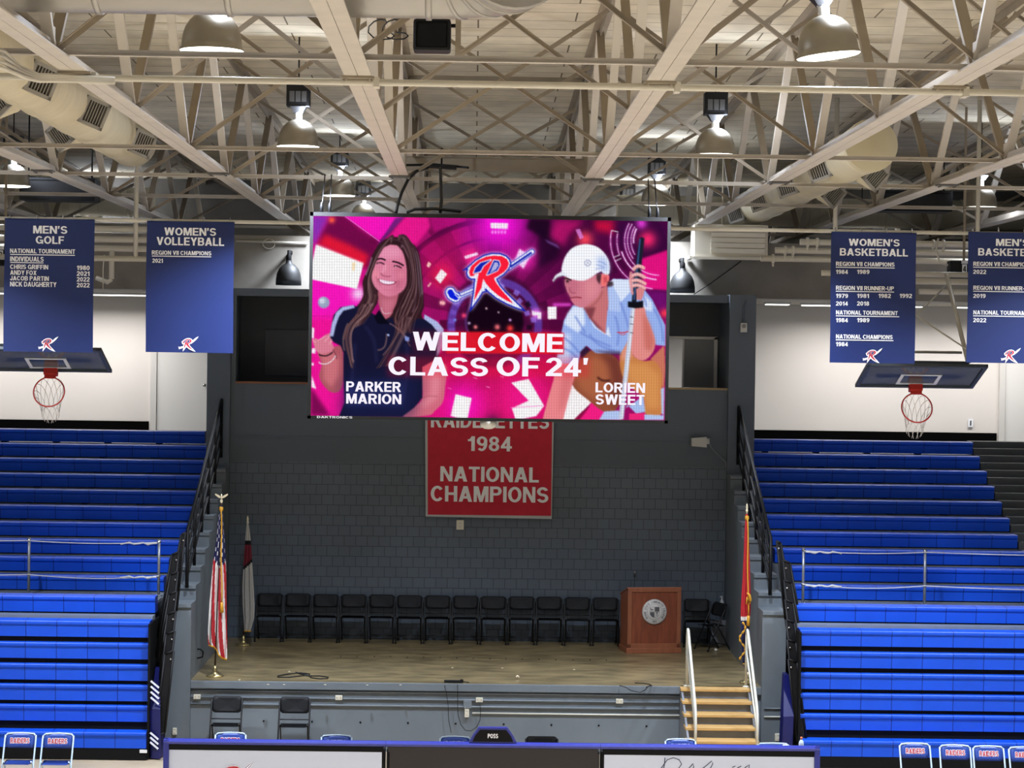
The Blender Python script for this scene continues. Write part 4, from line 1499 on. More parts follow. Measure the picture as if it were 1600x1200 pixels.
def make_chair(name, label, cat, mp, mf, group, text=None):
    t = thing(name, label, cat, (0, 0, 0), group)
    w = .44
    for s in (-1, 1):
        x = s * w / 2
        b = B().tube([(x, -.22, .0), (x, -.04, .40), (x, .12, .72), (x * .98, .145, .765)], .0125, 8)
        obj('front_leg', b, mf, t)
        b = B().tube([(x * .9, .24, .0), (x * .9, .0, .40), (x * .9, -.10, .45)], .0115, 8)
        obj('rear_leg', b, mf, t)
        for (fx, fy) in ((x, -.22), (x * .9, .24)):
            b = B().lathe([(0, 0), (.017, 0), (.017, .025), (0, .028)], (fx, fy, -.001), 8)
            obj('foot_cap', b, m_chairblack, t)
    obj('stretcher', B().tube([(-w / 2, -.17, .11), (w / 2, -.17, .11)], .009, 6), mf, t)
    obj('stretcher', B().tube([(-w * .45, .19, .09), (w * .45, .19, .09)], .009, 6), mf, t)
    obj('seat', seat_sheet(w - .035, -.22, .16, .45, .022), mp, t)
    if text:
        obj('top_bar', B().tube([(-w / 2 * .98, .14, .755)] + [(x * w / 2, .148 + .02 * (1 - x * x), .78 + .012 * (1 - x * x)) for x in (-.85, -.5, 0, .5, .85)] + [(w / 2 * .98, .14, .755)], .0125, 8), mf, t)
        bk = obj('backrest', back_panel(w - .02, .60, .785, .095, .05, .022, .05, .018), mp, t)
        g = B()
        for dx, dz in ((-.0055, 0), (.0055, 0), (0, .0055), (0, -.0055), (.004, .004), (-.004, -.004), (.004, -.004), (-.004, .004)):
            add_text(g, text, (dx, .09 + .25 * dz, .70 + dz), .27, .07, up=(0, .25, .97), mi=1)
        add_text(g, text, (0, .087, .70), .27, .07, up=(0, .25, .97), mi=0)
        obj('lettering', g, [m_red, m_txt], bk)
    else:
        obj('backrest', back_panel(w - .005, .585, .795, .085, .06, .02, .05, .035, .02), mp, t)
        obj('lower_back_rail', B().tube([(-w / 2, .04, .50), (w / 2, .04, .50)], .008, 6), mf, t)
    return t


ch0 = make_chair('folding_chair', 'black folding chair in the stage row, next to the white flag', 'chair', m_chairblack, m_chairframe, 'black folding chairs on the stage')
CX = [420 + 43.85 * i for i in range(13)]
CN = ['second', 'third', 'fourth', 'fifth', 'sixth', 'seventh', 'eighth', 'ninth', 'tenth', 'eleventh', 'twelfth']
for i, px in enumerate(CX):
    p = (at(px, 970, 39.25).x, 39.28 + .02 * math.sin(i * 2.1), SZ)
    if i == 0:
        ch0.location = p
        ORG[ch0.name] = Vector(p)
    else:
        lab = 'black folding chair in the stage row, last one beside the lectern' if i == 12 else 'black folding chair in the stage row, %s from the white flag' % CN[i - 1]
        dup(ch0, p, R(rnd.uniform(-1.2, 1.2)), lab)
dup(ch0, (at(1089, 970, 39.2).x, 39.25, SZ), R(-4), 'black folding chair in the shade just right of the lectern')
c = dup(ch0, (at(1113, 970, 38.8).x, 38.75, SZ), R(-58), 'black folding chair turned sideways in the right stage corner')
c.rotation_euler = (0, 0, R(-65))
for px, lab in ((353, 'black folding chair on the court floor against the stage front, nearer the left bleacher'), (459.5, 'black folding chair on the court floor against the stage front, farther from the left bleacher')):
    c = dup(ch0, (at(px, 1120, 33.95).x, 33.95, 0), 0, lab, 'black folding chairs on the court floor')
    c.scale = (1.03, 1, 1.09)
dup(ch0, (at(847, 1155, 31.1).x, 31.1, 0), 0, 'black folding chair just behind the scorer table, only its back showing', 'black folding chairs on the court floor')

rc0 = make_chair('team_chair', 'blue padded team chair with RAIDERS back, first on the left by the picture edge', 'chair', m_rblue, m_rframe, 'blue team chairs', 'RAIDERS')
RC = [(29, 30.9, 'blue padded team chair with RAIDERS back, first on the left by the picture edge'), (88, 30.9, 'blue padded team chair with RAIDERS back, second on the left in front of the bleacher'),
      (1432.5, 30.9, 'blue padded team chair with RAIDERS back, nearest the scorer table on the right'), (1495, 30.8, 'blue padded team chair with RAIDERS back, second from the scorer table on the right'),
      (1547.5, 30.75, 'blue padded team chair with RAIDERS back, third from the scorer table on the right'), (1604, 30.7, 'blue padded team chair cut by the right picture edge'),
      (359, 31.12, 'blue team chair behind the scorer table below the left black chair'), (525, 31.02, 'blue team chair peeking over the scorer table, second from its left end'),
      (711, 31.02, 'blue team chair peeking over the scorer table left of the POSS sign'), (1065, 31.02, 'blue team chair peeking over the scorer table in front of the stage stairs')]
for i, (px, y, lab) in enumerate(RC):
    p = (at(px, 1170, y).x, y, 0)
    if i == 0:
        rc0.location = p
        ORG[rc0.name] = Vector(p)
    else:
        dup(rc0, p, R(rnd.uniform(-2, 2)), lab)
rc0.scale = (.95, 1, 1)
for o in [o for o in bpy.data.objects if o.name.startswith('team_chair')]:
    o.scale = (.95, 1, 1)
wc = dup(rc0, (at(1206, 1165, 31.1).x, 31.1, 0), R(180), 'pale backed chair peeking over the right end of the scorer table')

# ================================================================== lectern
m_lect = mat('lectern veneer', (128, 66, 42), .38, vary=.22, vscale=3.5, stretch=(6, 6, 1))
m_trim = mat('lectern trim', (146, 86, 58), .35, vary=.12, vscale=3, stretch=(5, 5, 1))
base = at(1021.5, 1020, 38.2)
base.z = SZ
lec = thing('lectern', 'brown wooden lectern with round white seal on the stage', 'lectern', base)
lw, lh, ld = .92, 1.1, .55


def lectern():
    b = B()
    x0, x1 = -lw / 2, lw / 2
    for x in (x0, x1 - .03):
        b2 = B().prism([(.02, .08), (ld, .08), (ld, lh - .16), (.02, lh - .02)], base + Vector((x, 0, 0)), (0, 1, 0), (0, 0, 1), (.03, 0, 0))
        obj('side_panel', b2, m_trim, lec)
    obj('front_panel', B().box(base.x + x0 + .05, base.x + x1 - .05, base.y + .012, base.y + .03, SZ + .1, SZ + lh - .06), m_lect, lec)
    b = B()
    for c, s in (((0, .01, lh - .035), (lw, .035, .07)), ((x0 + .035, .01, .56), (.07, .035, .94)), ((x1 - .035, .01, .56), (.07, .035, .94)), ((0, .01, .12), (lw, .035, .09))):
        b.obox(base + Vector(c), s, bevel=.006)
    obj('front_frame', b, m_trim, lec)
    obj('plinth', B().obox(base + Vector((0, ld / 2 + .005, .045)), (lw + .03, ld + .05, .09), bevel=.008), m_trim, lec)
    a = math.atan2(.15, ld)
    obj('reading_top', B().obox(base + Vector((0, ld / 2 + .01, lh - .075)), (lw + .02, ld + .04, .025), Matrix.Rotation(-a, 3, 'X'), bevel=.006), m_trim, lec)
    cz = lh - .40
    c = base + Vector((.0, -.008, cz))
    g = B()
    g.lathe([(0, .006), (.208, .006), (.212, 0), (.212, -.01)], c, 48, Matrix.Rotation(R(90), 3, 'X'))
    seal = obj('seal', g, mat('seal white', (216, 212, 206), .45), lec)
    m_ink = mat('seal ink', (88, 88, 90), .6)
    g = B()
    for r_ in (.203, .128):
        ring = [2 * math.pi * i / 48 for i in range(49)]
        vi = g.verts([c + Vector((r_ * math.cos(a), -.0075, r_ * math.sin(a))) for a in ring[:-1]])
        vo = g.verts([c + Vector(((r_ + .004) * math.cos(a), -.0075, (r_ + .004) * math.sin(a))) for a in ring[:-1]])
        for i in range(48):
            g.face([vi[i], vi[(i + 1) % 48], vo[(i + 1) % 48], vo[i]])
    word = 'ROANE STATE COMMUNITY COLLEGE'
    for i, chh in enumerate(word):
        if chh == ' ':
            continue
        a = R(218 - i * 256 / (len(word) - 1))
        rr = .167
        up = Vector((math.cos(a), 0, math.sin(a)))
        rt = Vector((math.sin(a), 0, -math.cos(a)))
        add_text(g, chh, c + up * rr + Vector((0, -.008, 0)), .021 if chh != 'I' else .006, .036, right=rt, up=up, bold=.02)
    add_text(g, '1971', c + Vector((0, -.008, -.165)), .07, .034, bold=.02)
    # shield with four quarters
    for sx, sz, dark in ((-1, 1, 0), (1, 1, 1), (-1, -1, 1), (1, -1, 0)):
        pl_ = [(sx * .004, sz * .004), (sx * .082, sz * .004), (sx * .082, .082 if sz > 0 else -.05), (sx * .004, .082 if sz > 0 else -.1)] if sz > 0 else [(sx * .004, -.004), (sx * .082, -.004), (sx * .076, -.05), (sx * .045, -.085), (sx * .004, -.1)]
        if dark:
            f = g.face(g.verts([c + Vector((x, -.0078, z)) for x, z in pl_]))
        else:
            for k in range(len(pl_)):
                p, q = pl_[k], pl_[(k + 1) % len(pl_)]
                g.bar(c + Vector((p[0], -.0078, p[1])), c + Vector((q[0], -.0078, q[1])), .004, .001, (0, 1, 0))
    for x, z, w_, h_ in ((-.045, .04, .04, .014), (-.06, .024, .008, .024), (-.032, .024, .008, .024), (-.066, .054, .012, .024), (.04, -.04, .012, .06), (.04, -.016, .026, .02)):
        g.box(c.x + x - w_ / 2, c.x + x + w_ / 2, c.y - .0085, c.y - .0078, c.z + z - h_ / 2, c.z + z + h_ / 2)
    g.keep = True
    obj('seal_print', g, m_ink, seal)


lectern()
lec.rotation_euler = (0, 0, R(9))
p = at(991, 921, 38.3)
t = thing('microphone', 'thin gooseneck microphone standing up from the lectern', 'microphone', p)
obj('gooseneck', B().tube([p + Vector((.0, 0, -.06)), p + Vector((0, 0, .06)), p + Vector((.002, 0, .15)), p + Vector((.006, 0, .2))], .006, 6), m_cable, t)
obj('mic_head', B().lathe([(0, 0), (.017, .01), (.02, .04), (.016, .07), (0, .08)], p + Vector((.006, 0, .2)), 10), m_cable, t)
obj('mic_tip', B().lathe([(.016, .0), (.021, .01), (.016, .03), (0, .034)], p + Vector((.006, 0, .275)), 10), m_chrome, t)

# white board, spray bottle and foam cup in the right stage corner
p = at(1125, 1000, 39.3)
single('white_board', B().obox((p.x, 39.38, SZ + .22), (.28, .03, .44), Matrix.Rotation(R(8), 3, 'X'), bevel=.004), mat('board white', (128, 130, 134), .5), 'pale panel leaning behind the sideways chair in the stage corner', 'panel', (p.x, 39.4, SZ))
p = at(1128, 942, 39.3)
t = thing('spray_bottle', 'white spray bottle standing on the sideways chair in the stage corner', 'bottle', p - Vector((0, 0, .1)))
obj('bottle', B().lathe([(0, -.14), (.04, -.14), (.042, .0), (.03, .04), (.014, .06), (.014, .09), (0, .09)], p, 14), mat('bottle white', (170, 174, 176), .4), t)
obj('trigger', B().obox(p + Vector((-.012, 0, .105)), (.05, .022, .03), bevel=.005), mat('bottle white', (1, 1, 1)), t)
p = at(1118, 1012, 38.6)
single('paper_ball', B().lathe([(0, 0), (.02, .004), (.03, .02), (.026, .04), (.012, .05), (0, .052)], (p.x, 38.55, SZ), 9), mat('paper', (210, 205, 190), .8), 'crumpled paper ball on the stage near the sideways chair', 'paper', (p.x, 38.55, SZ))
p = at(808.5, 1062, 35.0)
t = thing('small_ball', 'small white ball alone on the stage front', 'ball', (p.x, 35.0, SZ))
obj('ball', B().lathe([(.028 * math.sin(math.pi * i / 10), .028 - .028 * math.cos(math.pi * i / 10)) for i in range(11)], (p.x, 35.0, SZ), 14), mat('ball white', (226, 216, 180), .4), t)
obj('spot', B().lathe([(0, .0), (.008, .002), (0, .004)], (p.x + .004, 34.972, SZ + .034), 8, Matrix.Rotation(R(90), 3, 'X')), m_red, t)

# ================================================================== flags
m_gold = mat('gold fringe', (206, 150, 36), .5)
m_brass = mat('brass', (214, 196, 140), .22, metal=.9)
m_poledark = mat('dark pole', (52, 34, 24), .35)
m_fred = mat('flag red', (176, 30, 40), .65)
m_fwhite = mat('flag white', (222, 216, 210), .65)
m_fnavy = mat('flag navy', (26, 28, 72), .65)
m_maroon = mat('flag maroon', (112, 26, 40), .65)
m_fgrey = mat('flag dull white', (178, 174, 166), .7)


def flag(label, foot, top, Y, outline, mi, mats, finial, nf=3.2, amp=.05, gold=3, ph=0.0, drops=(), cord=True):
    f, tp = at(*foot, Y), at(*top, Y)
    f.z = SZ
    t = thing('flag', label, 'flag', f)
    obj('pole', B().tube([f + Vector((0, 0, .06)), tp], .0135, 10), m_poledark, t)
    b = B()
    b.lathe([(0, 0), (.13, 0), (.135, .012), (.125, .024), (.06, .034), (.045, .05), (.03, .08), (.034, .1), (.022, .12), (.022, .17), (0, .17)], f, 24)
    obj('floor_stand', b, m_brass, t)
    if finial == 'eagle':
        b = B()
        b.lathe([(0, -.04), (.012, -.04), (.012, 0), (.02, .01), (.024, .03), (.016, .05), (0, .055)], tp, 10)
        b.lathe([(0, .0), (.018, .015), (.022, .04), (.014, .065), (.012, .08), (.0, .09)], tp + Vector((0, 0, .05)), 10)
        for s in (-1, 1):
            b.prism([(0, .0), (.04, .03), (.095, .055), (.1, .035), (.075, .015), (.05, -.005), (.02, -.015)], tp + Vector((0, -.008, .09)), (s, 0, 0), (0, 0, 1), (0, .016, 0))
        b.prism([(-.012, 0), (.012, 0), (.0, -.05)], tp + Vector((0, -.005, .06)), (1, 0, 0), (0, 0, 1), (0, .01, 0))
        obj('eagle', b, mat('silver gilt', (236, 224, 190), .3, metal=.4), t)
    else:
        b = B()
        b.lathe([(0, -.03), (.014, -.03), (.014, 0), (.022, .012), (.022, .03), (.012, .04), (.02, .07), (.012, .11), (0, .14)], tp, 10)
        obj('finial', b, mat('silver gilt', (236, 224, 190), .3, metal=.4), t)
    # cloth: outline rows (y, left x, right x) in the photograph
    rows = [(y, at(l, y, Y), at(r_, y, Y)) for y, l, r_ in outline]

    def fn(s, q):
        u = q * (len(rows) - 1)
        i = min(int(u), len(rows) - 2)
        k = u - i
        L, Rr = rows[i][1].lerp(rows[i + 1][1], k), rows[i][2].lerp(rows[i + 1][2], k)
        p = L.lerp(Rr, s)
        w = (Rr - L).length
        a = amp * min(1.0, w / .25)
        p.y = Y - .02 + a * math.sin(s * nf * 2 * math.pi + ph + 1.2 * q) * (.4 + .6 * q) - .03 * q
        for d0, d1, dz in drops:
            if s > d0:
                p.z -= dz * min(1, (s - d0) / (d1 - d0)) * q * q
        return p
    b = B()
    b.sheet(fn, 48, 80, mi)
    obj('cloth', b, mats, t)
    b = B()
    n = 26
    b.tube([fn(i / n, 1) + Vector((0, -.004, -.006)) for i in range(n + 1)], .013, 6)
    obj('fringe', b, m_gold, t)
    if cord:
        b = B()
        c0 = tp + Vector((0, -.02, -.08))
        pts = [c0 + Vector((.004 + .03 * q + .006 * math.sin(9 * q), -.045 - .03 * q, -1.5 * q * cord)) for q in [i / 14 for i in range(15)]]
        b.tube(pts, .011, 6)
        b.lathe([(0, 0), (.02, -.0), (.024, -.06), (.03, -.16), (0, -.165)], pts[-1], 8)
        b.lathe([(0, .03), (.03, .02), (.035, -.02), (.02, -.05), (0, -.05)], c0, 8)
        obj('cord', b, m_gold, t)
    return t


def us(s, q):
    # furled: the canton shows above, then stripes running down the folds
    if q < .44 - .10 * abs(s - .5):
        u, v = (s * 5 + 10) % 1, (q * 17 + (.5 if int(s * 5) % 2 else 0)) % 1
        return 1 if q > .05 and abs(u - .5) < .16 and abs(v - .5) < .22 else 2
    return 0 if int(math.floor((s * 5.2 - (q - .4) * 2.6) % 2)) == 0 else 1


flag('stars and stripes flag with gold fringe furled on a pole at the left stage edge', (335.5, 1060), (346, 786), 34.85,
     [(790, 345, 348.5), (812, 340.5, 349), (840, 338.5, 352), (870, 334, 353.5), (900, 331, 354.5), (940, 327.5, 355), (985, 325, 356), (1003, 325, 356), (1008, 326, 356)], us, [m_fred, m_fwhite, m_fnavy], 'eagle',
     nf=2.6, amp=.05, drops=((.25, .75, .2), ), cord=.95)


def wf(s, q):
    if .26 < q < .43 - .06 * s:
        return 1
    if .225 < q < .26 or .43 - .06 * s < q < .455 - .06 * s:
        return 2
    return 0


flag('dull white flag with maroon band on a pole in the left rear stage corner', (380.5, 1000), (387, 818), 38.6,
     [(815, 386, 388), (830, 384.5, 390.5), (855, 382.5, 393), (885, 380.5, 394.5), (915, 379, 396.5), (945, 379.5, 398), (965, 381, 397.5), (985, 382, 392)], wf, [m_fgrey, m_maroon, m_chairblack], 'spear', nf=2.2, amp=.05,
     cord=0, drops=((.2, .6, .0),))


def tf(s, q):
    if q < .63:
        return 0
    if q < .655:
        return 1
    return 2


fl = flag('red and navy flag with gold fringe furled on a pole at the right stage edge', (1168.5, 1068), (1167, 800), 34.85,
     [(803, 1164.5, 1168.5), (830, 1163, 1169.5), (870, 1161.5, 1171), (910, 1159.5, 1172.5), (950, 1157, 1173), (985, 1157.5, 1170), (1015, 1158.5, 1167.5), (1036, 1160, 1166)], tf, [m_fred, m_fwhite, m_fnavy], 'spear', nf=2.0, amp=.045,
     cord=1.0)
b = B()
pts = []
for i in range(30):
    q = i / 29
    c = at(1160 + 4.5 * math.sin(q * 11) , 972 + 60 * q, 34.7)
    pts.append(c)
b.tube(pts, [.014 + .008 * math.sin(i * 1.9) for i in range(30)], 6)
b2 = obj('fringe', b, m_gold, fl)
b = B()
b.tube([at(1167.5, 926, 34.72), at(1171, 930, 34.72), at(1173, 938, 34.72), at(1171, 944, 34.74), at(1167, 934, 34.72), at(1166, 944, 34.72)], [.016, .022, .02, .014, .018, .01], 6)
obj('fringe', b, m_gold, fl)

# ================================================================== stage stairs
m_step = mat('oak step', (196, 158, 98), .4, vary=.12, vscale=4, stretch=(1, 8, 8))
m_riser = mat('step riser', (122, 126, 132), .5, vary=.08)
m_rail = mat('white rail paint', (212, 210, 196), .35)
st = thing('stage_stairs', 'short stairs with oak steps and grey risers at the right of the stage', 'stairs', (3.72, 33.3, 0))
for k in range(7):
    z = SZ - .15 * k
    y = 34.2 - .28 * k
    obj('step', B().obox((3.72, y + .14, z - .022), (1.06, .31, .044), bevel=.008), m_step, st)
    obj('riser', B().box(3.22, 4.22, y + .035, y + .06, max(0.0, z - .15), z - .045), m_riser, st)
obj('stringer', B().prism([(34.43, 0), (34.43, SZ - .05), (34.2, SZ - .05), (32.5, .12), (32.5, 0)], (3.2, 0, 0), (0, 1, 0), (0, 0, 1), (.03, 0, 0)), m_riser, st)
obj('stringer', B().prism([(34.43, 0), (34.43, SZ - .05), (34.2, SZ - .05), (32.5, .12), (32.5, 0)], (4.21, 0, 0), (0, 1, 0), (0, 0, 1), (.03, 0, 0)), m_riser, st)
for x, lab in ((3.3, 'white tube handrail on the lectern side of the stage stairs'), (4.2, 'white tube handrail on the wall side of the stage stairs')):
    t = thing('stair_handrail', lab, 'handrail', (x, 34.3, SZ))
    y0, z0 = 34.42, SZ
    y1 = 33.0
    pts = [(x, y0, z0 + .002), (x, y0, z0 + .72), (x, y0 - .02, z0 + .82), (x, y0 - .07, z0 + .875), (x, y0 - .14, z0 + .86), (x, y1 + .1, .98), (x, y1, .86), (x, y1 - .02, .7), (x, y1 - .02, .302)]
    obj('top_rail', B().tube(pts, .022, 10), m_rail, t)
    obj('middle_rail', B().tube([(x, y0 - .005, z0 + .55), (x, y1 - .01, .62)], .016, 8), m_rail, t)
    obj('foot_plate', B().lathe([(0, 0), (.05, 0), (.05, .012), (.024, .02), (0, .02)], (x, y0, z0), 12), m_rail, t)

# ================================================================== stage front fittings
m_conduit = mat('painted conduit', (118, 126, 132), .4)
m_outlet = mat('ivory outlet', (222, 216, 196), .4)
m_slot = mat('outlet slot', (60, 58, 52), .6)
YF = 34.42


def run(y_left, r, lab, x0=272, x1=1072, m=None):
    a = at(x0, y_left, YF)
    c = at(x1, y_left + (x1 - x0) * .0148, YF)
    z = a.z
    single('surface_conduit', B().tube([(a.x, YF, z), (c.x, YF, z)], r, 8), m or m_conduit, lab, 'conduit', ((a.x + c.x) / 2, YF, z))


run(1078, .012, 'grey conduit along the stage front, topmost run')
run(1088.5, .013, 'grey conduit along the stage front, run through the outlets')
run(1099, .016, 'grey conduit along the stage front, run below the outlets')
run(1114.2, .012, 'pale conduit along the stage front from the double outlet to the stairs', 738, 1078, m_rail)

for yy, r_, lab, mm in ((1120, .012, 'short pale conduit on the wall right of the stage stairs', m_rail), (1107, .009, 'short grey conduit on the wall right of the stage stairs', m_conduit)):
    a, c = at(1194, yy, 34.34), at(1236, yy + .6, 34.34)
    single('surface_conduit', B().tube([(a.x, 34.345, a.z), (c.x, 34.345, a.z)], r_, 8), mm, lab, 'conduit', a)


def outlet(px, py, lab, w=.105, h=.068, Y=YF):
    p = at(px, py, Y - .012)
    t = thing('outlet_box', lab, 'outlet', p)
    obj('cover', B().obox(p, (w, .05, h), bevel=.006), m_outlet, t)
    b = B()
    vert = h > w
    for s in (-1, 1):
        for d in (-.009, .009):
            b.obox(p + (Vector((d, -.026, s * .03)) if vert else Vector((s * .026, -.026, d))), (.005, .004, .014) if vert else (.014, .004, .005))
    obj('socket', b, m_slot, t)


outlet(308, 1088.5, 'ivory outlet on the stage front beside the left black chair')
outlet(529.5, 1090, 'ivory outlet on the stage front right of the second black chair')
outlet(749, 1093.5, 'ivory outlet on the stage front beside the grey junction box')
outlet(968, 1095.5, 'ivory outlet on the stage front nearest the stairs')
outlet(729.5, 1114, 'upright ivory double outlet under the grey junction box', .068, .125)
outlet(1216, 1152, 'ivory outlet low on the wall right of the stairs', .1, .11, 34.35)
outlet(273, 1142.5, 'white outlet low on the wall by the striped blue pad', .06, .1, 34.35)
outlet(719, 820, 'white alarm strobe on the stage wall below the red banner', .13, .17, 39.58)
p = at(730.5, 1100.5, YF)
t = thing('junction_box', 'grey junction box on the conduits of the stage front', 'box', p)
obj('cover', B().obox(p, (.125, .06, .115), bevel=.008), m_conduit, t)
b = B()
for dx in (-.045, .045):
    for dz in (-.04, .04):
        b.lathe([(0, 0), (.006, 0), (.006, .003), (0, .004)], p + Vector((dx, -.03, dz)), 8, Matrix.Rotation(R(90), 3, 'X'))
obj('screw', b, m_chrome, t)
b = B()
for i, px in enumerate((412, 487.5, 563, 637.5, 712, 787, 861.5, 935.5, 1010)):
    p = at(px, 1126.5 + (px - 412) * .0135, 34.436)
    b.lathe([(0, 0), (.013, 0), (.015, .004), (0, .005)], p, 10, Matrix.Rotation(R(90), 3, 'X'))
o = struct('trim_3', b, m_black)
single('power_cable', B().tube([at(749, 1097, 34.37), at(751, 1110, 34.36), at(750, 1125, 34.36), at(745, 1136, 34.36), at(736, 1142, 34.36), at(727, 1141, 34.36), at(720, 1132, 34.36), at(716, 1118, 34.36), at(715, 1106, 34.36), at(715, 1085, 34.35), at(715, 1072, 34.35), at(714, 1066.5, 34.45)], .006, 6), m_cable,
       'thin black cable looping below the outlets at the middle of the stage front', 'cable', at(730, 1120, 34.36))
single('thin_cable', B().tube([at(694, 1068, 34.4), at(697, 1080, 34.35), at(700, 1100, 34.35), at(701, 1125, 34.35), at(705, 1145, 34.35)], .005, 6), m_cable, 'thin black cable hanging straight down the stage front below the power strip', 'cable', at(700, 1100, 34.35))

# things lying on the stage


def onstage(px, py):
    d = CAMROT @ Vector(((px - 800) / FPX, (600 - py) / FPX, -1))
    return EYE + d * ((SZ + .012 - EYE.z) / d.z)


def floor_cable(pts, lab, r=.009):
    single('stage_cable', B().tube([onstage(*p) for p in pts], r, 6), m_cable, lab, 'cable', onstage(*pts[0]))


floor_cable([(462, 1050), (470, 1053), (482, 1056), (484, 1053), (470, 1051), (450, 1053), (434, 1056), (434, 1058), (452, 1058), (470, 1056), (482, 1055), (487, 1059), (500, 1060.5), (511, 1060), (513, 1058), (500, 1056), (484, 1056), (472, 1052)],
            'tangled black cable lying on the left part of the stage')
floor_cable([(992, 1067), (1005, 1067.5), (1015, 1069), (1018, 1071), (1010, 1073.5)], 'thin black cable curled at the stage edge below the lectern', .007)
p = onstage(968, 1071)
single('stage_cable', B().tube([p, onstage(978, 1074), at(986, 1079, 34.36), at(1000, 1082, 34.34), at(1008, 1078, 34.36), onstage(1012, 1073)], .007, 6), m_cable, 'thin black cable drooping over the stage edge below the lectern', 'cable', p)
p = onstage(711, 1066)
t = thing('power_strip', 'black power strip lying on the front edge of the stage', 'power strip', p)
obj('strip_body', B().obox(p + Vector((-.03, .02, .01)), (.27, .05, .04), bevel=.006), m_cable, t)
obj('plug', B().obox(p + Vector((.1, .02, .018)), (.05, .045, .05), bevel=.008), m_blackmetal, t)
obj('plug_lead', B().tube([p + Vector((.12, .02, .01)), p + Vector((.17, .03, .0)), p + Vector((.21, .0, .0))], .008, 6), m_cable, t)
# floor marks painted on the stage
b = B()
for px, py in ((532.5, 1024.5), (558, 1025), (585, 1025), (610.5, 1025.3), (636.5, 1026), (662, 1026), (688, 1026.5), (713.5, 1027), (739.5, 1027.5), (765.5, 1028), (790.5, 1028.5), (816, 1029), (842.5, 1029), (868.5, 1029.5), (895.5, 1030), (922, 1030), (947.5, 1030.3)):
    q = onstage(px, py)
    b.box(q.x - .009, q.x + .009, q.y - .06, q.y + .06, SZ, SZ + .001)
struct('trim_4', b, mat('dark tape', (48, 42, 30), .7))
b = B()
rr = random.Random(3)
for px, py in ((419, 1068), (444, 1068.5), (508, 1068.5), (374, 1061), (452, 1048), (785, 1042.5), (897, 1045), (626, 1069), (574, 1069), (707, 1042)):
    q = onstage(px, py)
    b.box(q.x - .018, q.x + .018, q.y - .03, q.y + .03, SZ, SZ + .0012)
struct('trim_5', b, mat('pale tape', (200, 190, 160), .6))

# fittings on the grey wall
p = at(1094, 690, 39.5)
t = thing('wall_horn', 'white wedge shaped horn on the grey wall right of the screen', 'horn', p)
b = B()
b.prism([(-.16, -.075), (.1, -.095), (.1, .085), (-.16, .06)], p, (1, 0, 0), (0, 0, 1), (0, -.16, 0))
obj('horn_body', b, mat('horn white', (190, 190, 184), .45), t)
obj('horn_mount', B().obox(p + Vector((.13, -.03, .01)), (.06, .07, .1), bevel=.01), mat('horn white', (1, 1, 1)), t)
obj('lead', B().tube([p + Vector((.15, -.03, -.02)), at(1112, 700, 39.55), at(1124, 712, 39.57), at(1134, 722, 39.57), at(1136, 738, 39.57), at(1137, 752, 39.57)], .01, 6), mat('pale lead', (130, 138, 146), .6), t)
p = at(1162, 512, 39.4)
t = thing('wall_alarm', 'small white alarm speaker on the grey pilaster right of the booth window', 'alarm', p)
obj('housing', B().obox(p, (.115, .06, .165), bevel=.01), mat('horn white', (1, 1, 1)), t)
obj('alarm_grille', B().lathe([(0, 0), (.035, 0), (.035, .004), (0, .006)], p + Vector((0, -.03, .025)), 16, Matrix.Rotation(R(90), 3, 'X')), m_grille, t)
obj('feed_conduit', B().tube([p + Vector((0, .02, .08)), p + Vector((0, .02, .35)), p + Vector((.04, .02, .47))], .014, 8), m_grey, t)
p = at(1516.5, 661, 45.97)
t = thing('wall_outlet', 'white outlet on the white concourse wall below the right hoop', 'outlet', p)
obj('cover', B().obox(p, (.1, .02, .16), bevel=.005), m_print, t)
obj('socket', B().box(p.x - .015, p.x + .015, p.y - .014, p.y - .01, p.z - .05, p.z + .05), m_slot, t)
p = at(325, 528, 39.5)
p = at(312, 1019, 35.3)
single('wall_hook', B().tube([(XL, 35.2, 1.42), (XL + .05, 35.2, 1.42), (XL + .09, 35.2, 1.38), (XL + .08, 35.2, 1.3), (XL, 35.2, 1.28)], .012, 8), m_black, 'small black hook on the inner side wall behind the stars and stripes flag', 'hook', (XL, 35.2, 1.3))

# ================================================================== scorer table
m_tblue = mat('scorer vinyl', (34, 42, 128), .32, vary=.05, vscale=6)
m_panel = mat('printed panel', (200, 207, 224), .45)
m_led = mat('dark led panel', (30, 24, 25), .5, vary=.06, vscale=30)
YT = 30.3
tt = thing('scorer_table', 'long scorer table with blue padded top and printed panels at the bottom of the photo', 'table', (at(767, 1180, YT).x, YT, 0))
xs = [at(256, 1157, YT).x, at(603, 1157, YT).x, at(938.5, 1157, YT).x, at(1281, 1157, YT).x]
ztop = EYE.z - 609 * YT / FPX
for k in range(3):
    x0, x1 = xs[k] + .002, xs[k + 1] - .002
    obj('table_body', B().box(x0 + .01, x1 - .01, YT + .02, YT + .345, .03, ztop - .12), m_black, tt)
    b = B()
    b.prism([(-.035, -.05), (-.045, -.02), (-.03, .0), (0, .012), (.05, .012), (.08, 0), (.09, -.03), (.08, -.08)], (x0, YT, ztop - .012), (0, 1, 0), (0, 0, 1), (x1 - x0, 0, 0), smooth=False)
    obj('padded_top', b, m_tblue, tt)
    obj('front_panel', B().box(x0 + .05, x1 - .05 if k != 1 else x1 - .02, YT + .0, YT + .02, .1, ztop - .145), m_led if k == 1 else m_panel, tt)
    obj('panel_strip', B().box(x0 + .03, x1 - .03, YT - .004, YT + .02, ztop - .145, ztop - .065), m_black if k != 1 else m_led, tt)
    obj('floor_skid', B().box(x0 + .05, x1 - .05, YT + .05, YT + .32, 0, .03), m_black, tt)
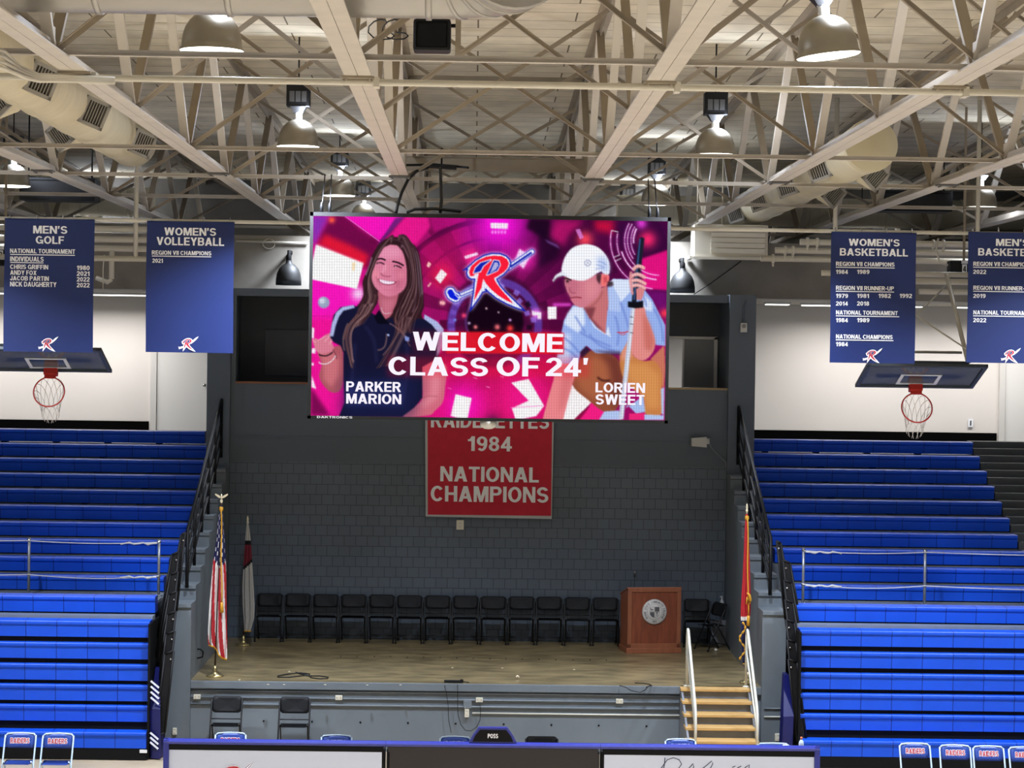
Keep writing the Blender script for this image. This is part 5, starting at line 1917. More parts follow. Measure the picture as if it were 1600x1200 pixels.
for x, s in ((xs[0], 1), (xs[3], -1)):
    obj('end_post', B().obox((x + s * .035, YT + .03, ztop / 2), (.075, .14, ztop), bevel=.015), m_tblue, tt)
g = B()
c = at(366, 1214, YT - .006)
r_mark(g, c, .42, lift=.0006)
obj('team_mark', g, [m_red, m_blue, m_txt], tt)
# signature lettering on the right panel
b = B()
sig = [[(1030, 1206), (1036, 1196), (1043, 1187), (1052, 1184), (1061, 1187), (1065, 1194), (1060, 1201), (1048, 1206)], [(1039, 1184), (1038, 1196), (1034, 1212)], [(1048, 1206), (1058, 1210), (1070, 1208), (1076, 1201), (1083, 1193), (1084, 1198), (1080, 1208)],
       [(1086, 1208), (1096, 1202), (1104, 1196), (1112, 1189), (1114, 1193), (1108, 1204), (1106, 1210)], [(1116, 1206), (1124, 1202), (1128, 1204), (1130, 1208)], [(1144, 1199), (1149, 1197)], [(1152, 1200), (1158, 1197)], [(1160, 1204), (1166, 1198), (1171, 1195), (1170, 1202)]]
for s in sig:
    b.tube([at(x, y, YT - .003) for x, y in s], .0055, 5)
obj('signature', b, mat('signature ink', (40, 38, 70), .6), tt)

# possession sign on the table
c = at(770, 1160, YT + .0)
t = thing('possession_sign', 'black sign reading POSS in a blue frame on the scorer table', 'sign', (c.x, YT - .02, ztop))
w1, w2, h = 74 * (YT + .3) / FPX, 44 * (YT + .3) / FPX, .2
o = Vector((c.x, YT - .02, ztop - .0))
b = B()
b.prism([(-w1 / 2, 0), (w1 / 2, 0), (w1 / 2 - .05, h * .45), (w2 / 2, h), (-w2 / 2, h), (-w1 / 2 + .05, h * .45)], o, (1, 0, 0), (0, 0, 1), (0, .09, 0))
obj('sign_frame', b, m_tblue, t)
b = B()
b.prism([(-w1 / 2 + .045, .012), (w1 / 2 - .045, .012), (w1 / 2 - .075, h * .42), (w2 / 2 - .015, h - .028), (-w2 / 2 + .015, h - .028), (-w1 / 2 + .075, h * .42)], o + Vector((0, -.006, 0)), (1, 0, 0), (0, 0, 1), (0, .01, 0))
obj('sign_face', b, m_black, t)
obj('lettering', add_text(B(), 'POSS', o + Vector((0, -.009, h * .46)), 16 * YT / FPX, .06, bold=.03), m_txt, t)

# bottle, cup and ball-like cap behind the table
p = at(1252, 1162, 31.2)
t = thing('water_bottle', 'clear water bottle with orange cap at the right end of the scorer table', 'bottle', (p.x, YT + .3, ztop - .11))
q = Vector((at(1252, 1162, YT + .3).x, YT + .3, ztop - .118))
m_clear = mat('clear plastic', (200, 212, 222), .1)
obj('bottle', B().lathe([(0, 0), (.033, 0), (.036, .02), (.033, .06), (.036, .1), (.03, .13), (.014, .155), (.014, .16), (0, .16)], q, 16), m_clear, t)
obj('cap', B().lathe([(0, .16), (.016, .16), (.016, .19), (0, .19)], q, 12), mat('orange cap', (214, 110, 70), .4), t)
q = Vector((at(1227, 1162, YT + .3).x, YT + .3, ztop - .118))
t = thing('paper_cup', 'small white cup on the scorer table left of the water bottle', 'cup', q)
obj('cup', B().lathe([(0, 0), (.028, 0), (.036, .06), (.038, .07), (.034, .068), (.026, .01), (0, .01)], q, 16), m_print, t)
obj('cup_lid', B().lathe([(.039, .066), (.04, .074), (.03, .084), (0, .084)], q, 16), m_print, t)
# ================================================================== what the video board shows
SS = 2
CX0, CY0, CWD, CHT = 484, 332, 566, 332
img = np.zeros((CHT * SS, CWD * SS, 3))
GY, GX = np.mgrid[0:CHT * SS, 0:CWD * SS]
GX = (GX + .5) / SS + CX0
GY = (GY + .5) / SS + CY0


def Z1(*p):
    return [(480 + x / 3.6375, 330 + y / 3.6375) for x, y in p]


def Z2(*p):
    return [(680 + x / 6.317, 330 + y / 6.317) for x, y in p]


def Z3(*p):
    return [(840 + x / 3.636, 330 + y / 3.636) for x, y in p]


def Z4(*p):
    return [(570 + x / 7.5, 360 + y / 7.5) for x, y in p]


def Z5(*p):
    return [(860 + x / 7.5, 370 + y / 7.5) for x, y in p]


def blur(m, r):
    k = int(r * SS)
    if k < 1:
        return m
    for _ in range(2):
        for ax in (0, 1):
            pad = [(0, 0), (0, 0)]
            pad[ax] = (k + 1, k)
            c = np.cumsum(np.pad(m, pad, mode='edge'), axis=ax)
            n = m.shape[ax]
            hi = np.take(c, range(2 * k + 1, 2 * k + 1 + n), axis=ax)
            lo = np.take(c, range(0, n), axis=ax)
            m = (hi - lo) / (2 * k + 1)
    return m


def smooth_pts(p, n=5):
    out = []
    m = len(p)
    for i in range(m):
        a, b_, c, d = [np.array(p[(i + k) % m]) for k in (-1, 0, 1, 2)]
        for j in range(n):
            t_ = j / n
            out.append(tuple(.5 * ((2 * b_) + (-a + c) * t_ + (2 * a - 5 * b_ + 4 * c - d) * t_ ** 2 + (-a + 3 * b_ - 3 * c + d) * t_ ** 3)))
    return out


def mask(p, soft=0, smooth=False):
    if smooth:
        p = smooth_pts(p)
    m = np.zeros(GX.shape, bool)
    ys = [q[1] for q in p]
    r0, r1 = max(0, int((min(ys) - CY0) * SS) - 1), min(GX.shape[0], int((max(ys) - CY0) * SS) + 2)
    if r1 <= r0:
        return m.astype(float)
    X, Y_ = GX[r0:r1], GY[r0:r1]
    s = np.zeros(X.shape, bool)
    for (x0, y0), (x1, y1) in zip(p, p[1:] + p[:1]):
        if y0 == y1:
            continue
        s ^= ((y0 > Y_) != (y1 > Y_)) & (X < (x1 - x0) * (Y_ - y0) / (y1 - y0) + x0)
    m[r0:r1] = s
    m = m.astype(float)
    return blur(m, soft) if soft else m


def put(m, c, a=1.0):
    global img
    k = (m * a)[..., None]
    img = img * (1 - k) + np.array(c, float) * k


def poly(p, c, a=1.0, soft=0.5, smooth=False):
    m = mask(p, soft, smooth)
    put(m, c, a)
    return m


def stroke_mask(p, w, closed=False):
    m = np.full(GX.shape, 1e9)
    q = list(zip(p, p[1:] + ([p[0]] if closed else [])))
    for (x0, y0), (x1, y1) in q:
        dx, dy = x1 - x0, y1 - y0
        L2 = dx * dx + dy * dy + 1e-9
        pad = w + 2
        a0, a1 = int((min(y0, y1) - pad - CY0) * SS), int((max(y0, y1) + pad - CY0) * SS) + 1
        b0, b1 = int((min(x0, x1) - pad - CX0) * SS), int((max(x0, x1) + pad - CX0) * SS) + 1
        a0, b0 = max(a0, 0), max(b0, 0)
        if a1 <= a0 or b1 <= b0:
            continue
        X, Y_ = GX[a0:a1, b0:b1], GY[a0:a1, b0:b1]
        t_ = np.clip(((X - x0) * dx + (Y_ - y0) * dy) / L2, 0, 1)
        d = np.hypot(X - x0 - t_ * dx, Y_ - y0 - t_ * dy)
        m[a0:a1, b0:b1] = np.minimum(m[a0:a1, b0:b1], d)
    return np.clip((w / 2 - m) * SS + .5, 0, 1)


def stroke(p, w, c, a=1.0, soft=0, smooth=False):
    if smooth:
        p = smooth_pts(p)[:-5]
    m = stroke_mask(p, w)
    put(blur(m, soft) if soft else m, c, a)


def glow(x, y, r, c, a=1.0):
    put(np.exp(-((GX - x) ** 2 + (GY - y) ** 2) / (r * r)), c, a)


def ring(cx, cy, r0, r1, a0, a1, c, a=1.0, soft=.5):
    ang = np.degrees(np.arctan2(cy - GY, GX - cx)) % 360
    rr = np.hypot(GX - cx, GY - cy)
    a0 %= 360
    a1 %= 360
    inside = (ang >= a0) & (ang <= a1) if a0 < a1 else (ang >= a0) | (ang <= a1)
    put(blur(((rr >= r0) & (rr <= r1) & inside).astype(float), soft), c, a)


rng = np.random.RandomState(5)
# tunnel of pink light: colour by angle and distance from its centre
TX, TY = 773, 500
ang = np.arctan2(GY - TY, GX - TX)
rad = np.hypot(GX - TX, GY - TY)
img[:] = np.array((150, 14, 96))
sect = np.floor((ang + math.pi) / (2 * math.pi) * 34).astype(int)
rings = np.floor(np.log(rad + 6) * 4.2).astype(int)
hsh = ((sect * 73 + rings * 151 + 11) * 2654435761 % 1000) / 1000.0
tone = .55 + .6 * blur(hsh, .6)
img *= tone[..., None]
put(np.clip((GX - 700) / 190, 0, 1) * np.clip((600 - GY) / 160, 0, 1), (58, 6, 52), .75)
put(np.clip((690 - GX) / 200, 0, 1), (236, 20, 150), .8)
put(np.clip((GX - 900) / 60, 0, 1) * np.clip((GY - 450) / 60, 0, 1), (170, 16, 110), .6)
put(np.clip((GY - 520) / 60, 0, 1) * np.clip((GX - 640) / 40, 0, 1) * np.clip((940 - GX) / 60, 0, 1), (196, 16, 70), .75)
# left side: violet corner, dark red band, pink wedges
poly(Z1((20, 20), (130, 20), (60, 170), (20, 200)), (128, 50, 180), .9, 5)
poly(Z1((140, 20), (210, 20), (300, 100), (410, 175), (350, 330), (300, 300), (60, 190), (80, 130)), (96, 8, 60), .85, 3)
poly(Z1((60, 190), (100, 130), (240, 190), (350, 250), (330, 320), (210, 260)), (236, 24, 50), .85, 4)
poly(Z1((210, 25), (560, 25), (500, 80), (410, 165)), (250, 22, 190), .9, 1)
stroke(Z1((205, 22), (412, 172)), 1.2, (255, 130, 235), .9)
poly(Z1((500, 40), (560, 30), (420, 180), (395, 200)), (92, 30, 110), .85, 1)
poly(Z1((560, 30), (690, 30), (700, 90), (620, 190), (470, 150), (440, 170)), (232, 24, 140), .9, 2)
poly(Z1((690, 30), (873, 30), (873, 60), (720, 120)), (170, 14, 110), .9, 2)
ring(772, 520, 172, 180, 95, 150, (66, 6, 54), .9, .8)
ring(772, 505, 130, 134, 70, 150, (80, 6, 66), .9, .8)
poly(Z1((640, 190), (873, 90), (873, 300), (700, 380), (650, 420)), (176, 14, 92), .6, 6)
glow(*Z1((140, 50))[0], 5, (255, 90, 70), 1)
poly(Z1((20, 380), (300, 440), (330, 460), (300, 620), (20, 620)), (246, 22, 186), .95, 2)
stroke(Z1((20, 596), (250, 600)), 1, (160, 20, 120), .8)
poly(Z1((20, 600), (200, 600), (210, 1160), (20, 1160)), (240, 20, 150), .85, 6)
poly(Z1((20, 1000), (130, 1160), (20, 1160)), (90, 8, 60), .8, 3)
glow(*Z1((290, 470))[0], 11, (255, 220, 250), .9)
poly(Z1((50, 190), (320, 295), (283, 442), (28, 388), (26, 300)), (255, 255, 255), 1, .8)
stroke(Z1((60, 190), (318, 294)), 2, (255, 150, 170), .7, 1)
poly(Z1((255, 290), (275, 292), (268, 340), (255, 338)), (240, 190, 120), .6, 1)
c_ = Z1((94, 519))[0]
put(blur((np.hypot(GX - c_[0], GY - c_[1]) < 9).astype(float), .6), (150, 160, 190))
put(blur((np.hypot(GX - c_[0] + 2.5, GY - c_[1] + 2.5) < 4.5).astype(float), 1.5), (214, 220, 235))
for p in (((25, 660), (40, 665), (38, 725), (24, 720)), ((25, 780), (48, 778), (46, 810), (24, 806)), ((25, 860), (36, 862), (36, 878), (24, 876)), ((25, 930), (45, 990), (50, 1010), (24, 1000))):
    poly(Z1(*p), (255, 245, 255), .95, .6)
# upper middle: big magenta glow and a window of light
glow(780, 352, 46, (255, 20, 230), .95)
poly(Z2((545, 112), (722, 120), (715, 178), (550, 168)), (255, 190, 255), 1, .6)
for k in range(5):
    poly(Z2((552 + 34 * k, 120), (576 + 34 * k, 120), (570 + 34 * k, 170), (548 + 34 * k, 168)), (255, 245, 255), .9, .5)
    poly(Z2((556 + 31 * k, 188), (578 + 31 * k, 188), (572 + 31 * k, 224), (552 + 31 * k, 222)), (255, 150, 245), .85, .6)
# right middle: black blocks, violet bands, pink panels
poly(Z2((930, 60), (1137, 80), (1137, 300), (900, 170)), (24, 6, 26), .9, 3)
poly(Z3((0, 60), (130, 190), (120, 260), (0, 330)), (28, 6, 34), .8, 4)
poly(Z3((40, 160), (110, 190), (130, 215), (60, 180)), (110, 80, 160), .7, 1)
poly(Z3((100, 50), (270, 50), (180, 130), (150, 200), (70, 150)), (196, 20, 110), .75, 5)
glow(*Z3((270, 160))[0], 12, (255, 70, 90), .9)
poly(Z3((215, 105), (240, 100), (262, 150), (240, 160)), (220, 130, 220), .8, .8)
poly(Z3((320, 50), (440, 50), (440, 130), (330, 110)), (214, 16, 60), .8, 5)
poly(Z3((440, 50), (740, 50), (740, 250), (600, 260), (450, 200)), (46, 8, 56), .8, 8)
glow(*Z3((625, 160))[0], 13, (255, 40, 110), .95)
glow(*Z3((590, 70))[0], 8, (255, 70, 240), .8)
poly(Z3((590, 270), (740, 220), (740, 450), (600, 440)), (236, 18, 130), .9, 1.5)
poly(Z3((610, 450), (740, 455), (740, 640), (690, 560)), (108, 14, 110), .85, 3)
glow(*Z3((722, 580))[0], 7, (255, 60, 80), .9)
for r0, w, a0, a1 in ((76, 1.3, 168, 262), (66, 1.2, 170, 200), (61, 2.0, 196, 266), (54, 1.2, 150, 270), (49.5, 1.2, 148, 215), (44, 1.2, 150, 210), (40, 2.2, 152, 186)):
    ring(1030, 376, r0 - w / 2, r0 + w / 2, a0, a1, (250, 240, 255), .95, .4)
    ring(1030, 376, r0 - 2.5, r0 + 2.5, a0, a1, (255, 60, 220), .25, 1.5)
for a in (168, 200, 205):
    stroke([(1030 + 66 * math.cos(R(a)), 376 - 66 * math.sin(R(a))), (1030 + 76 * math.cos(R(a)), 376 - 76 * math.sin(R(a)))], 1.2, (250, 240, 255), .9)
glow(*Z2((870, 470))[0], 17, (255, 40, 190), .95)
poly(Z2((830, 370), (940, 440), (870, 570), (790, 480)), (255, 225, 255), .95, 1)
glow(*Z2((355, 445))[0], 13, (250, 40, 130), .8)
poly(Z2((285, 445), (415, 405), (425, 430), (300, 472)), (255, 215, 245), 1, .6)
glow(*Z2((70, 640))[0], 20, (245, 30, 80), .8)
poly(Z2((60, 570), (118, 620), (50, 715), (0, 660)), (255, 238, 245), 1, .7)
for p in (((690, 285), (705, 300), (692, 322), (678, 310)), ((700, 405), (706, 410), (690, 432), (683, 425)), ((755, 512), (785, 516), (782, 532), (755, 528))):
    poly(Z1(*p), (255, 200, 190), .95, .6)
# the black ball and violet ring at the tunnel's end
put(blur((rad < 74).astype(float), 2), (60, 10, 50), .7)
ring(773, 508, 62, 74, 300, 215, (96, 66, 178), .75, 1)
for k in range(9):
    a = -8 + 12 * k
    ring(773, 508, 50 + 7 * (k % 2), 58 + 7 * (k % 2), a, a + 8, (136, 104, 214) if k % 3 else (20, 8, 26), .8, .5)
    ring(773, 508, 63, 72, 196 - 12 * k, 202 - 12 * k, (122, 84, 200), .6, .5)
put(blur((np.hypot(GX - 772, GY - 503) < 46).astype(float), 2), (18, 4, 18), .97)
ring(772, 503, 42, 46, 140, 230, (120, 60, 150), .6, 1)
for x, y, r_, c in ((725, 493, 3.5, (255, 70, 120)), (743, 511, 3, (255, 130, 140)), (777, 511, 4, (255, 120, 130)), (797, 513, 5, (255, 60, 60)), (760, 482, 1.6, (255, 210, 220)), (779, 488, 1.4, (240, 200, 220)), (797, 500, 2, (240, 180, 255)), (711, 500, 2.2, (120, 150, 255)),
                    (733, 505, 2, (230, 200, 255)), (691, 473, 4, (255, 170, 180)), (838, 490, 8, (255, 120, 240))):
    glow(x, y, r_, c, .95)
poly(Z2((955, 980), (975, 990), (1045, 1000), (1040, 1025), (960, 1030)), (255, 235, 255), 1, .5)
poly(Z2((1112, 945), (1137, 945), (1137, 1070), (1112, 1060)), (255, 250, 255), 1, .5)
poly(Z3((58, 545), (108, 540), (108, 612), (60, 612)), (255, 250, 255), 1, .5)
poly(Z3((0, 575), (20, 575), (20, 612), (0, 612)), (255, 230, 250), 1, .5)
put(blur(((np.abs(GY - 476) < 2) & (np.abs(GX - 878) < 14)).astype(float), 1.5), (255, 90, 240), .8)
# lower middle: pale panels
glow(722, 634, 40, (255, 20, 200), .9)
poly([(712, 616), (737, 622), (730, 657), (704, 650)], (255, 255, 255), 1, .7)
glow(820, 624, 50, (250, 24, 150), .8)
poly([(799, 598), (826, 592), (850, 634), (838, 650), (806, 657), (800, 638), (826, 626)], (255, 248, 252), 1, .7)
stroke([(798, 637), (848, 634)], 1.2, (255, 120, 200), .8)
glow(770, 660, 12, (60, 20, 60), .8)
for x, y in ((718, 578), (740, 590), (782, 588), (700, 606), (760, 604), (690, 660), (750, 566)):
    stroke([(x, y), (x + 5, y + 1.5)], 1.2, (255, 150, 220), .8)
poly([(655, 600), (700, 560), (700, 657), (655, 657)], (225, 18, 130), .6, 8)
poly([(893, 600), (926, 627), (895, 657), (878, 657)], (255, 255, 255), .95, .7)
poly([(918, 640), (932, 615), (972, 657), (905, 657)], (244, 30, 130), .95, 1)
# grain of the LED tiles
img *= (1 + .07 * rng.randn(*GX.shape))[..., None]

# ---- golfer on the left, smiling, dark shirt
hair = (46, 24, 30)
poly(Z1((465, 152), (520, 148), (580, 172), (625, 225), (640, 280), (652, 350), (658, 440), (662, 540), (650, 590), (668, 640), (640, 670), (600, 690), (590, 760), (555, 710), (500, 700), (440, 815), (395, 785), (430, 700), (420, 600), (400, 500),
        (350, 590), (270, 650), (225, 720), (238, 780), (205, 800), (188, 740), (190, 660), (225, 590), (290, 530), (320, 470), (315, 400), (345, 330), (370, 250), (410, 185)), hair, 1, .8, True)
# arms
skin, skin_d = (226, 130, 150), (168, 84, 96)
poly(Z1((60, 800), (100, 770), (150, 770), (195, 770), (207, 860), (205, 960), (190, 1015), (150, 1032), (105, 1005), (68, 940), (82, 870)), skin_d, 1, .7, True)
poly(Z1((75, 810), (110, 800), (150, 800), (180, 840), (175, 940), (140, 1000), (95, 960), (90, 870)), (208, 116, 126), .8, 3)
poly(Z1((30, 735), (50, 720), (66, 735), (100, 705), (128, 692), (140, 700), (178, 682), (182, 692), (140, 745), (152, 775), (140, 800), (80, 812), (55, 800), (40, 770)), (214, 124, 146), 1, .6)
for p in (((60, 735), (100, 712)), ((100, 740), (135, 700)), ((125, 755), (175, 690)), ((45, 745), (32, 730))):
    stroke(Z1(*p), 2.0, (240, 160, 184), .8, .4)
poly(Z1((655, 880), (786, 870), (784, 1000), (770, 1085), (725, 1135), (690, 1160), (545, 1168), (600, 1115), (655, 1060)), (206, 104, 124), 1, .8, True)
poly(Z1((700, 890), (760, 890), (755, 1000), (740, 1070), (660, 1120), (640, 1100), (700, 1040)), (228, 140, 156), .7, 4)
stroke(Z1((658, 1060), (690, 1050), (740, 1052)), 1.2, (150, 66, 84), .6, .6)
# shirt
poly(Z1((150, 590), (190, 545), (260, 535), (340, 560), (400, 600), (445, 622), (490, 600), (560, 620), (640, 610), (700, 620), (760, 660), (770, 700), (745, 830), (700, 860), (655, 885), (655, 990), (655, 1060), (610, 1115), (540, 1168),
        (180, 1168), (212, 1085), (206, 960), (205, 800), (190, 765), (150, 745), (130, 715), (138, 650)), (20, 20, 48), 1, .7)
put(mask(Z1((220, 940), (640, 940), (600, 1168), (190, 1168)), 12) , (24, 30, 72), .7)
for p in (((270, 760), (260, 900), (240, 1060)), ((560, 760), (570, 900), (540, 1080)), ((330, 660), (380, 740), (390, 860))):
    stroke(Z1(*p), 4, (40, 40, 84), .5, 2, True)
for p in (((128, 712), (140, 640), (165, 575), (200, 545), (262, 533), (272, 548), (205, 566), (180, 600), (162, 650), (148, 712)), ((666, 586), (740, 628), (774, 668), (776, 715), (742, 688), (708, 645), (664, 612))):
    poly(Z1(*p), (170, 182, 226), 1, .6)
poly(Z1((744, 690), (778, 690), (770, 770), (735, 830), (738, 760)), (196, 168, 210), .8, 1)
poly(Z1((410, 560), (440, 610), (470, 640), (400, 640), (380, 600)), (10, 10, 24), 1, .8)
# neck and face
poly(Z1((402, 455), (520, 470), (500, 560), (470, 600), (446, 614), (420, 575), (404, 520)), (178, 92, 112), 1, .7)
poly(Z1((420, 500), (500, 500), (480, 560), (448, 600), (430, 560)), (206, 118, 140), .7, 3)
face = Z4((260, 170), (330, 160), (395, 180), (440, 240), (470, 330), (490, 450), (492, 560), (480, 650), (440, 710), (370, 755), (290, 775), (215, 755), (140, 690), (95, 620), (70, 520), (85, 430), (130, 330), (180, 230))
poly(face, (218, 126, 156), 1, .6, True)
poly(Z4((180, 230), (260, 180), (400, 200), (440, 300), (300, 330), (160, 330)), (232, 150, 182), .8, 4)
poly(Z4((350, 420), (470, 430), (485, 560), (470, 660), (380, 740), (300, 770), (360, 640), (380, 560)), (190, 96, 124), .7, 5)
poly(Z4((85, 470), (140, 460), (180, 520), (150, 580), (90, 570)), (236, 140, 160), .8, 3)
poly(Z4((380, 480), (460, 480), (460, 560), (400, 580)), (232, 136, 160), .7, 3)
stroke(Z4((140, 348), (185, 330), (238, 350)), 2.6, (40, 16, 30), 1, .3, True)
stroke(Z4((330, 366), (390, 378), (450, 412)), 2.6, (40, 16, 30), 1, .3, True)
stroke(Z4((145, 388), (185, 378), (225, 398)), 2.4, (78, 36, 54), .95, .4, True)
stroke(Z4((345, 420), (385, 418), (425, 440)), 2.4, (78, 36, 54), .95, .4, True)
glow(*Z4((360, 424))[0], .9, (240, 210, 225), .9)
glow(*Z4((165, 388))[0], .8, (230, 200, 215), .7)
poly(Z4((225, 400), (260, 400), (250, 470), (200, 505), (185, 500), (215, 450)), (240, 160, 186), .6, 1.5)
stroke(Z4((190, 505), (215, 530), (255, 540), (300, 535)), 1.6, (150, 70, 96), .9, .5, True)
poly(Z4((150, 565), (200, 578), (280, 592), (375, 600), (345, 630), (280, 642), (215, 632), (175, 605)), (150, 60, 84), 1, .5, True)
poly(Z4((170, 575), (210, 582), (280, 595), (350, 602), (330, 622), (280, 630), (220, 622), (185, 602)), (244, 226, 244), 1, .4, True)
stroke(Z4((130, 540), (150, 600), (190, 650)), 1.4, (170, 84, 112), .7, .6, True)
stroke(Z4((390, 590), (395, 620), (370, 660)), 1.4, (160, 78, 106), .7, .6, True)
stroke(Z4((230, 690), (280, 700), (330, 690)), 2, (196, 106, 136), .6, 1, True)
# hair over the face and shoulders
poly(Z4((250, 100), (380, 85), (500, 115), (590, 180), (640, 290), (660, 480), (680, 700), (690, 900), (640, 1000), (560, 1080), (500, 1190), (380, 1190), (330, 1040), (330, 940), (400, 800), (470, 700), (500, 620), (500, 480), (480, 340), (440, 240), (380, 175), (300, 165), (220, 200),
        (160, 300), (110, 420), (70, 530), (60, 640), (110, 700), (150, 780), (150, 850), (60, 1000), (-60, 1100), (-160, 1140), (-100, 1000), (0, 880), (-20, 700), (0, 540), (40, 440), (90, 300), (160, 170)), hair, 1, .7)
for p, c, w in ((((430, 200), (520, 330), (590, 520), (600, 760), (540, 930)), (126, 92, 104), 2.2), (((560, 220), (610, 360), (630, 560), (650, 760)), (170, 150, 172), 2.4), (((600, 260), (640, 400), (656, 560), (670, 740)), (196, 186, 214), 1.6), (((500, 260), (560, 450), (560, 640), (500, 800)), (86, 56, 66), 2),
                (((520, 700), (470, 850), (380, 960), (360, 1080), (420, 1180)), (128, 92, 92), 2), (((560, 820), (500, 960), (440, 1060), (460, 1180)), (150, 112, 108), 1.8), (((620, 900), (560, 1000), (520, 1100), (540, 1190)), (120, 84, 90), 2), (((80, 320), (50, 430), (10, 520)), (150, 120, 140), 2),
                (((60, 560), (40, 680), (60, 800), (0, 900), (-80, 1000)), (120, 84, 84), 2.2), (((110, 760), (90, 880), (0, 1000), (-90, 1060)), (140, 102, 94), 1.8), (((30, 700), (-10, 830), (-80, 930)), (96, 64, 68), 2), (((200, 170), (130, 290), (90, 400)), (100, 70, 84), 1.6), (((330, 110), (420, 130), (520, 200)), (84, 54, 66), 1.6)):
    stroke(Z4(*p), w, c, .75, .5, True)
def strands(g0, g1, n, cols, w=.8, a=.5, seed=1):
    r_ = np.random.RandomState(seed)
    for i in range(n):
        k = r_.rand()
        jit = r_.randn(2) * 6
        p = [(x0 + (x1 - x0) * k + jit[0] * j / len(g0), y0 + (y1 - y0) * k + jit[1] * .3) for j, ((x0, y0), (x1, y1)) in enumerate(zip(g0, g1))]
        stroke(Z4(*p), w * (.6 + .8 * r_.rand()), cols[r_.randint(len(cols))], a * (.5 + .7 * r_.rand()), .3, True)


HC = [(28, 12, 20), (70, 42, 48), (110, 76, 80), (150, 116, 116), (36, 18, 26)]
strands([(380, 110), (480, 220), (520, 420), (520, 620), (420, 820), (350, 1000), (360, 1160)], [(440, 100), (610, 240), (660, 470), (680, 700), (680, 880), (620, 1000), (540, 1150)], 46, HC, 1.0, .55, 2)
strands([(330, 110), (170, 200), (60, 420), (0, 620), (-20, 820), (-110, 980), (-150, 1120)], [(300, 150), (200, 230), (120, 400), (80, 560), (130, 760), (90, 900), (-20, 1060)], 38, HC, 1.0, .55, 3)
strands([(-30, 900), (-110, 1000), (-200, 1120), (-230, 1300), (-190, 1480), (-130, 1590)], [(100, 880), (40, 980), (-80, 1080), (-150, 1200), (-150, 1380), (-110, 1500)], 26, HC[2:], 1.0, .6, 4)
strands([(380, 1020), (360, 1120), (330, 1260), (240, 1450), (130, 1600)], [(560, 1040), (520, 1150), (470, 1260), (400, 1400), (330, 1560)], 24, HC[1:], 1.0, .5, 5)
for p, c in ((((232, 640), (205, 720), (215, 790)), (150, 110, 96)), (((290, 590), (235, 650), (212, 730)), (120, 80, 74)), (((470, 640), (530, 680), (580, 740)), (140, 100, 98)), (((450, 700), (440, 770), (400, 785)), (150, 112, 108)), (((505, 620), (545, 700), (585, 765)), (110, 72, 76)), (((520, 690), (470, 770), (432, 815)), (128, 92, 90))):
    stroke(Z1(*p), 1.7, c, .8, .5, True)
stroke(Z1((424, 548), (436, 580), (476, 574)), 1.2, (226, 196, 206), .8, .2, True)
stroke(Z1((70, 815), (110, 822), (142, 800)), 2, (26, 16, 30), .95, .2, True)
stroke(Z1((68, 858), (105, 868), (140, 850), (156, 820)), 1.6, (238, 226, 236), .9, .2, True)
stroke(Z1((146, 790), (160, 810), (168, 840)), 1, (60, 24, 40), .8, .2, True)
poly(Z1((455, 697), (468, 700), (466, 712), (455, 708)), (170, 190, 240), .9, .3)
poly(Z1((555, 708), (582, 718), (575, 742), (556, 735)), (130, 150, 220), .9, .4)

# ---- golfer on the right, crouching with a putter, white cap
shirt, shirt_d, shirt_l = (150, 176, 236), (104, 128, 204), (226, 236, 255)
# legs
poly(Z3((205, 1000), (206, 930), (235, 850), (290, 795), (370, 795), (430, 820), (480, 880), (492, 980), (475, 1070), (430, 1140), (370, 1136), (290, 1075)), (140, 74, 52), 1, .8, True)
poly(Z3((215, 930), (260, 850), (320, 820), (420, 850), (440, 940), (400, 1040), (330, 1080), (240, 1010)), (172, 98, 66), .8, 5)
poly(Z3((350, 800), (460, 830), (490, 960), (470, 1080), (430, 1130), (420, 1000), (400, 880)), (98, 44, 40), .7, 5)
stroke(Z3((345, 945), (370, 962), (410, 960)), 3, (56, 24, 24), .9, 1, True)
poly(Z3((640, 840), (720, 760), (726, 900), (718, 1010), (700, 980), (690, 880)), (196, 112, 92), 1, .8)
poly(Z3((468, 870), (470, 800), (495, 745), (530, 760), (545, 820), (600, 850), (660, 850), (700, 900), (708, 1000), (706, 1150), (612, 1152), (600, 1060), (530, 1000), (484, 940)), (196, 124, 70), 1, .8, True)
poly(Z3((500, 860), (620, 870), (690, 930), (690, 1120), (620, 1120), (600, 1020), (520, 960)), (214, 146, 84), .8, 4)
poly(Z3((490, 750), (530, 770), (540, 830), (480, 850), (470, 810)), (226, 150, 140), .8, 3)
# socks and ground
poly(Z3((350, 1185), (378, 1138), (462, 1132), (480, 1180), (470, 1186)), (176, 196, 238), 1, .6)
poly(Z3((500, 1120), (600, 1050), (612, 1140), (560, 1150), (510, 1100)), (168, 190, 236), 1, .8)
poly(Z3((520, 1150), (612, 1146), (606, 1185), (520, 1185)), (240, 40, 120), .9, .8)
poly(Z3((608, 1155), (718, 1160), (716, 1186), (606, 1186)), (176, 196, 238), 1, .6)
poly(Z3((700, 1010), (720, 1000), (718, 1160), (704, 1150)), (180, 200, 240), .9, .8)
# left arm (towards the ground)
poly(Z3((105, 862), (232, 858), (215, 930), (196, 985), (175, 1060), (145, 1186), (28, 1186), (55, 1080), (90, 960)), (232, 132, 138), 1, .8)
poly(Z3((150, 880), (215, 880), (190, 990), (150, 1110), (120, 1150), (130, 1000)), (206, 108, 112), .7, 4)
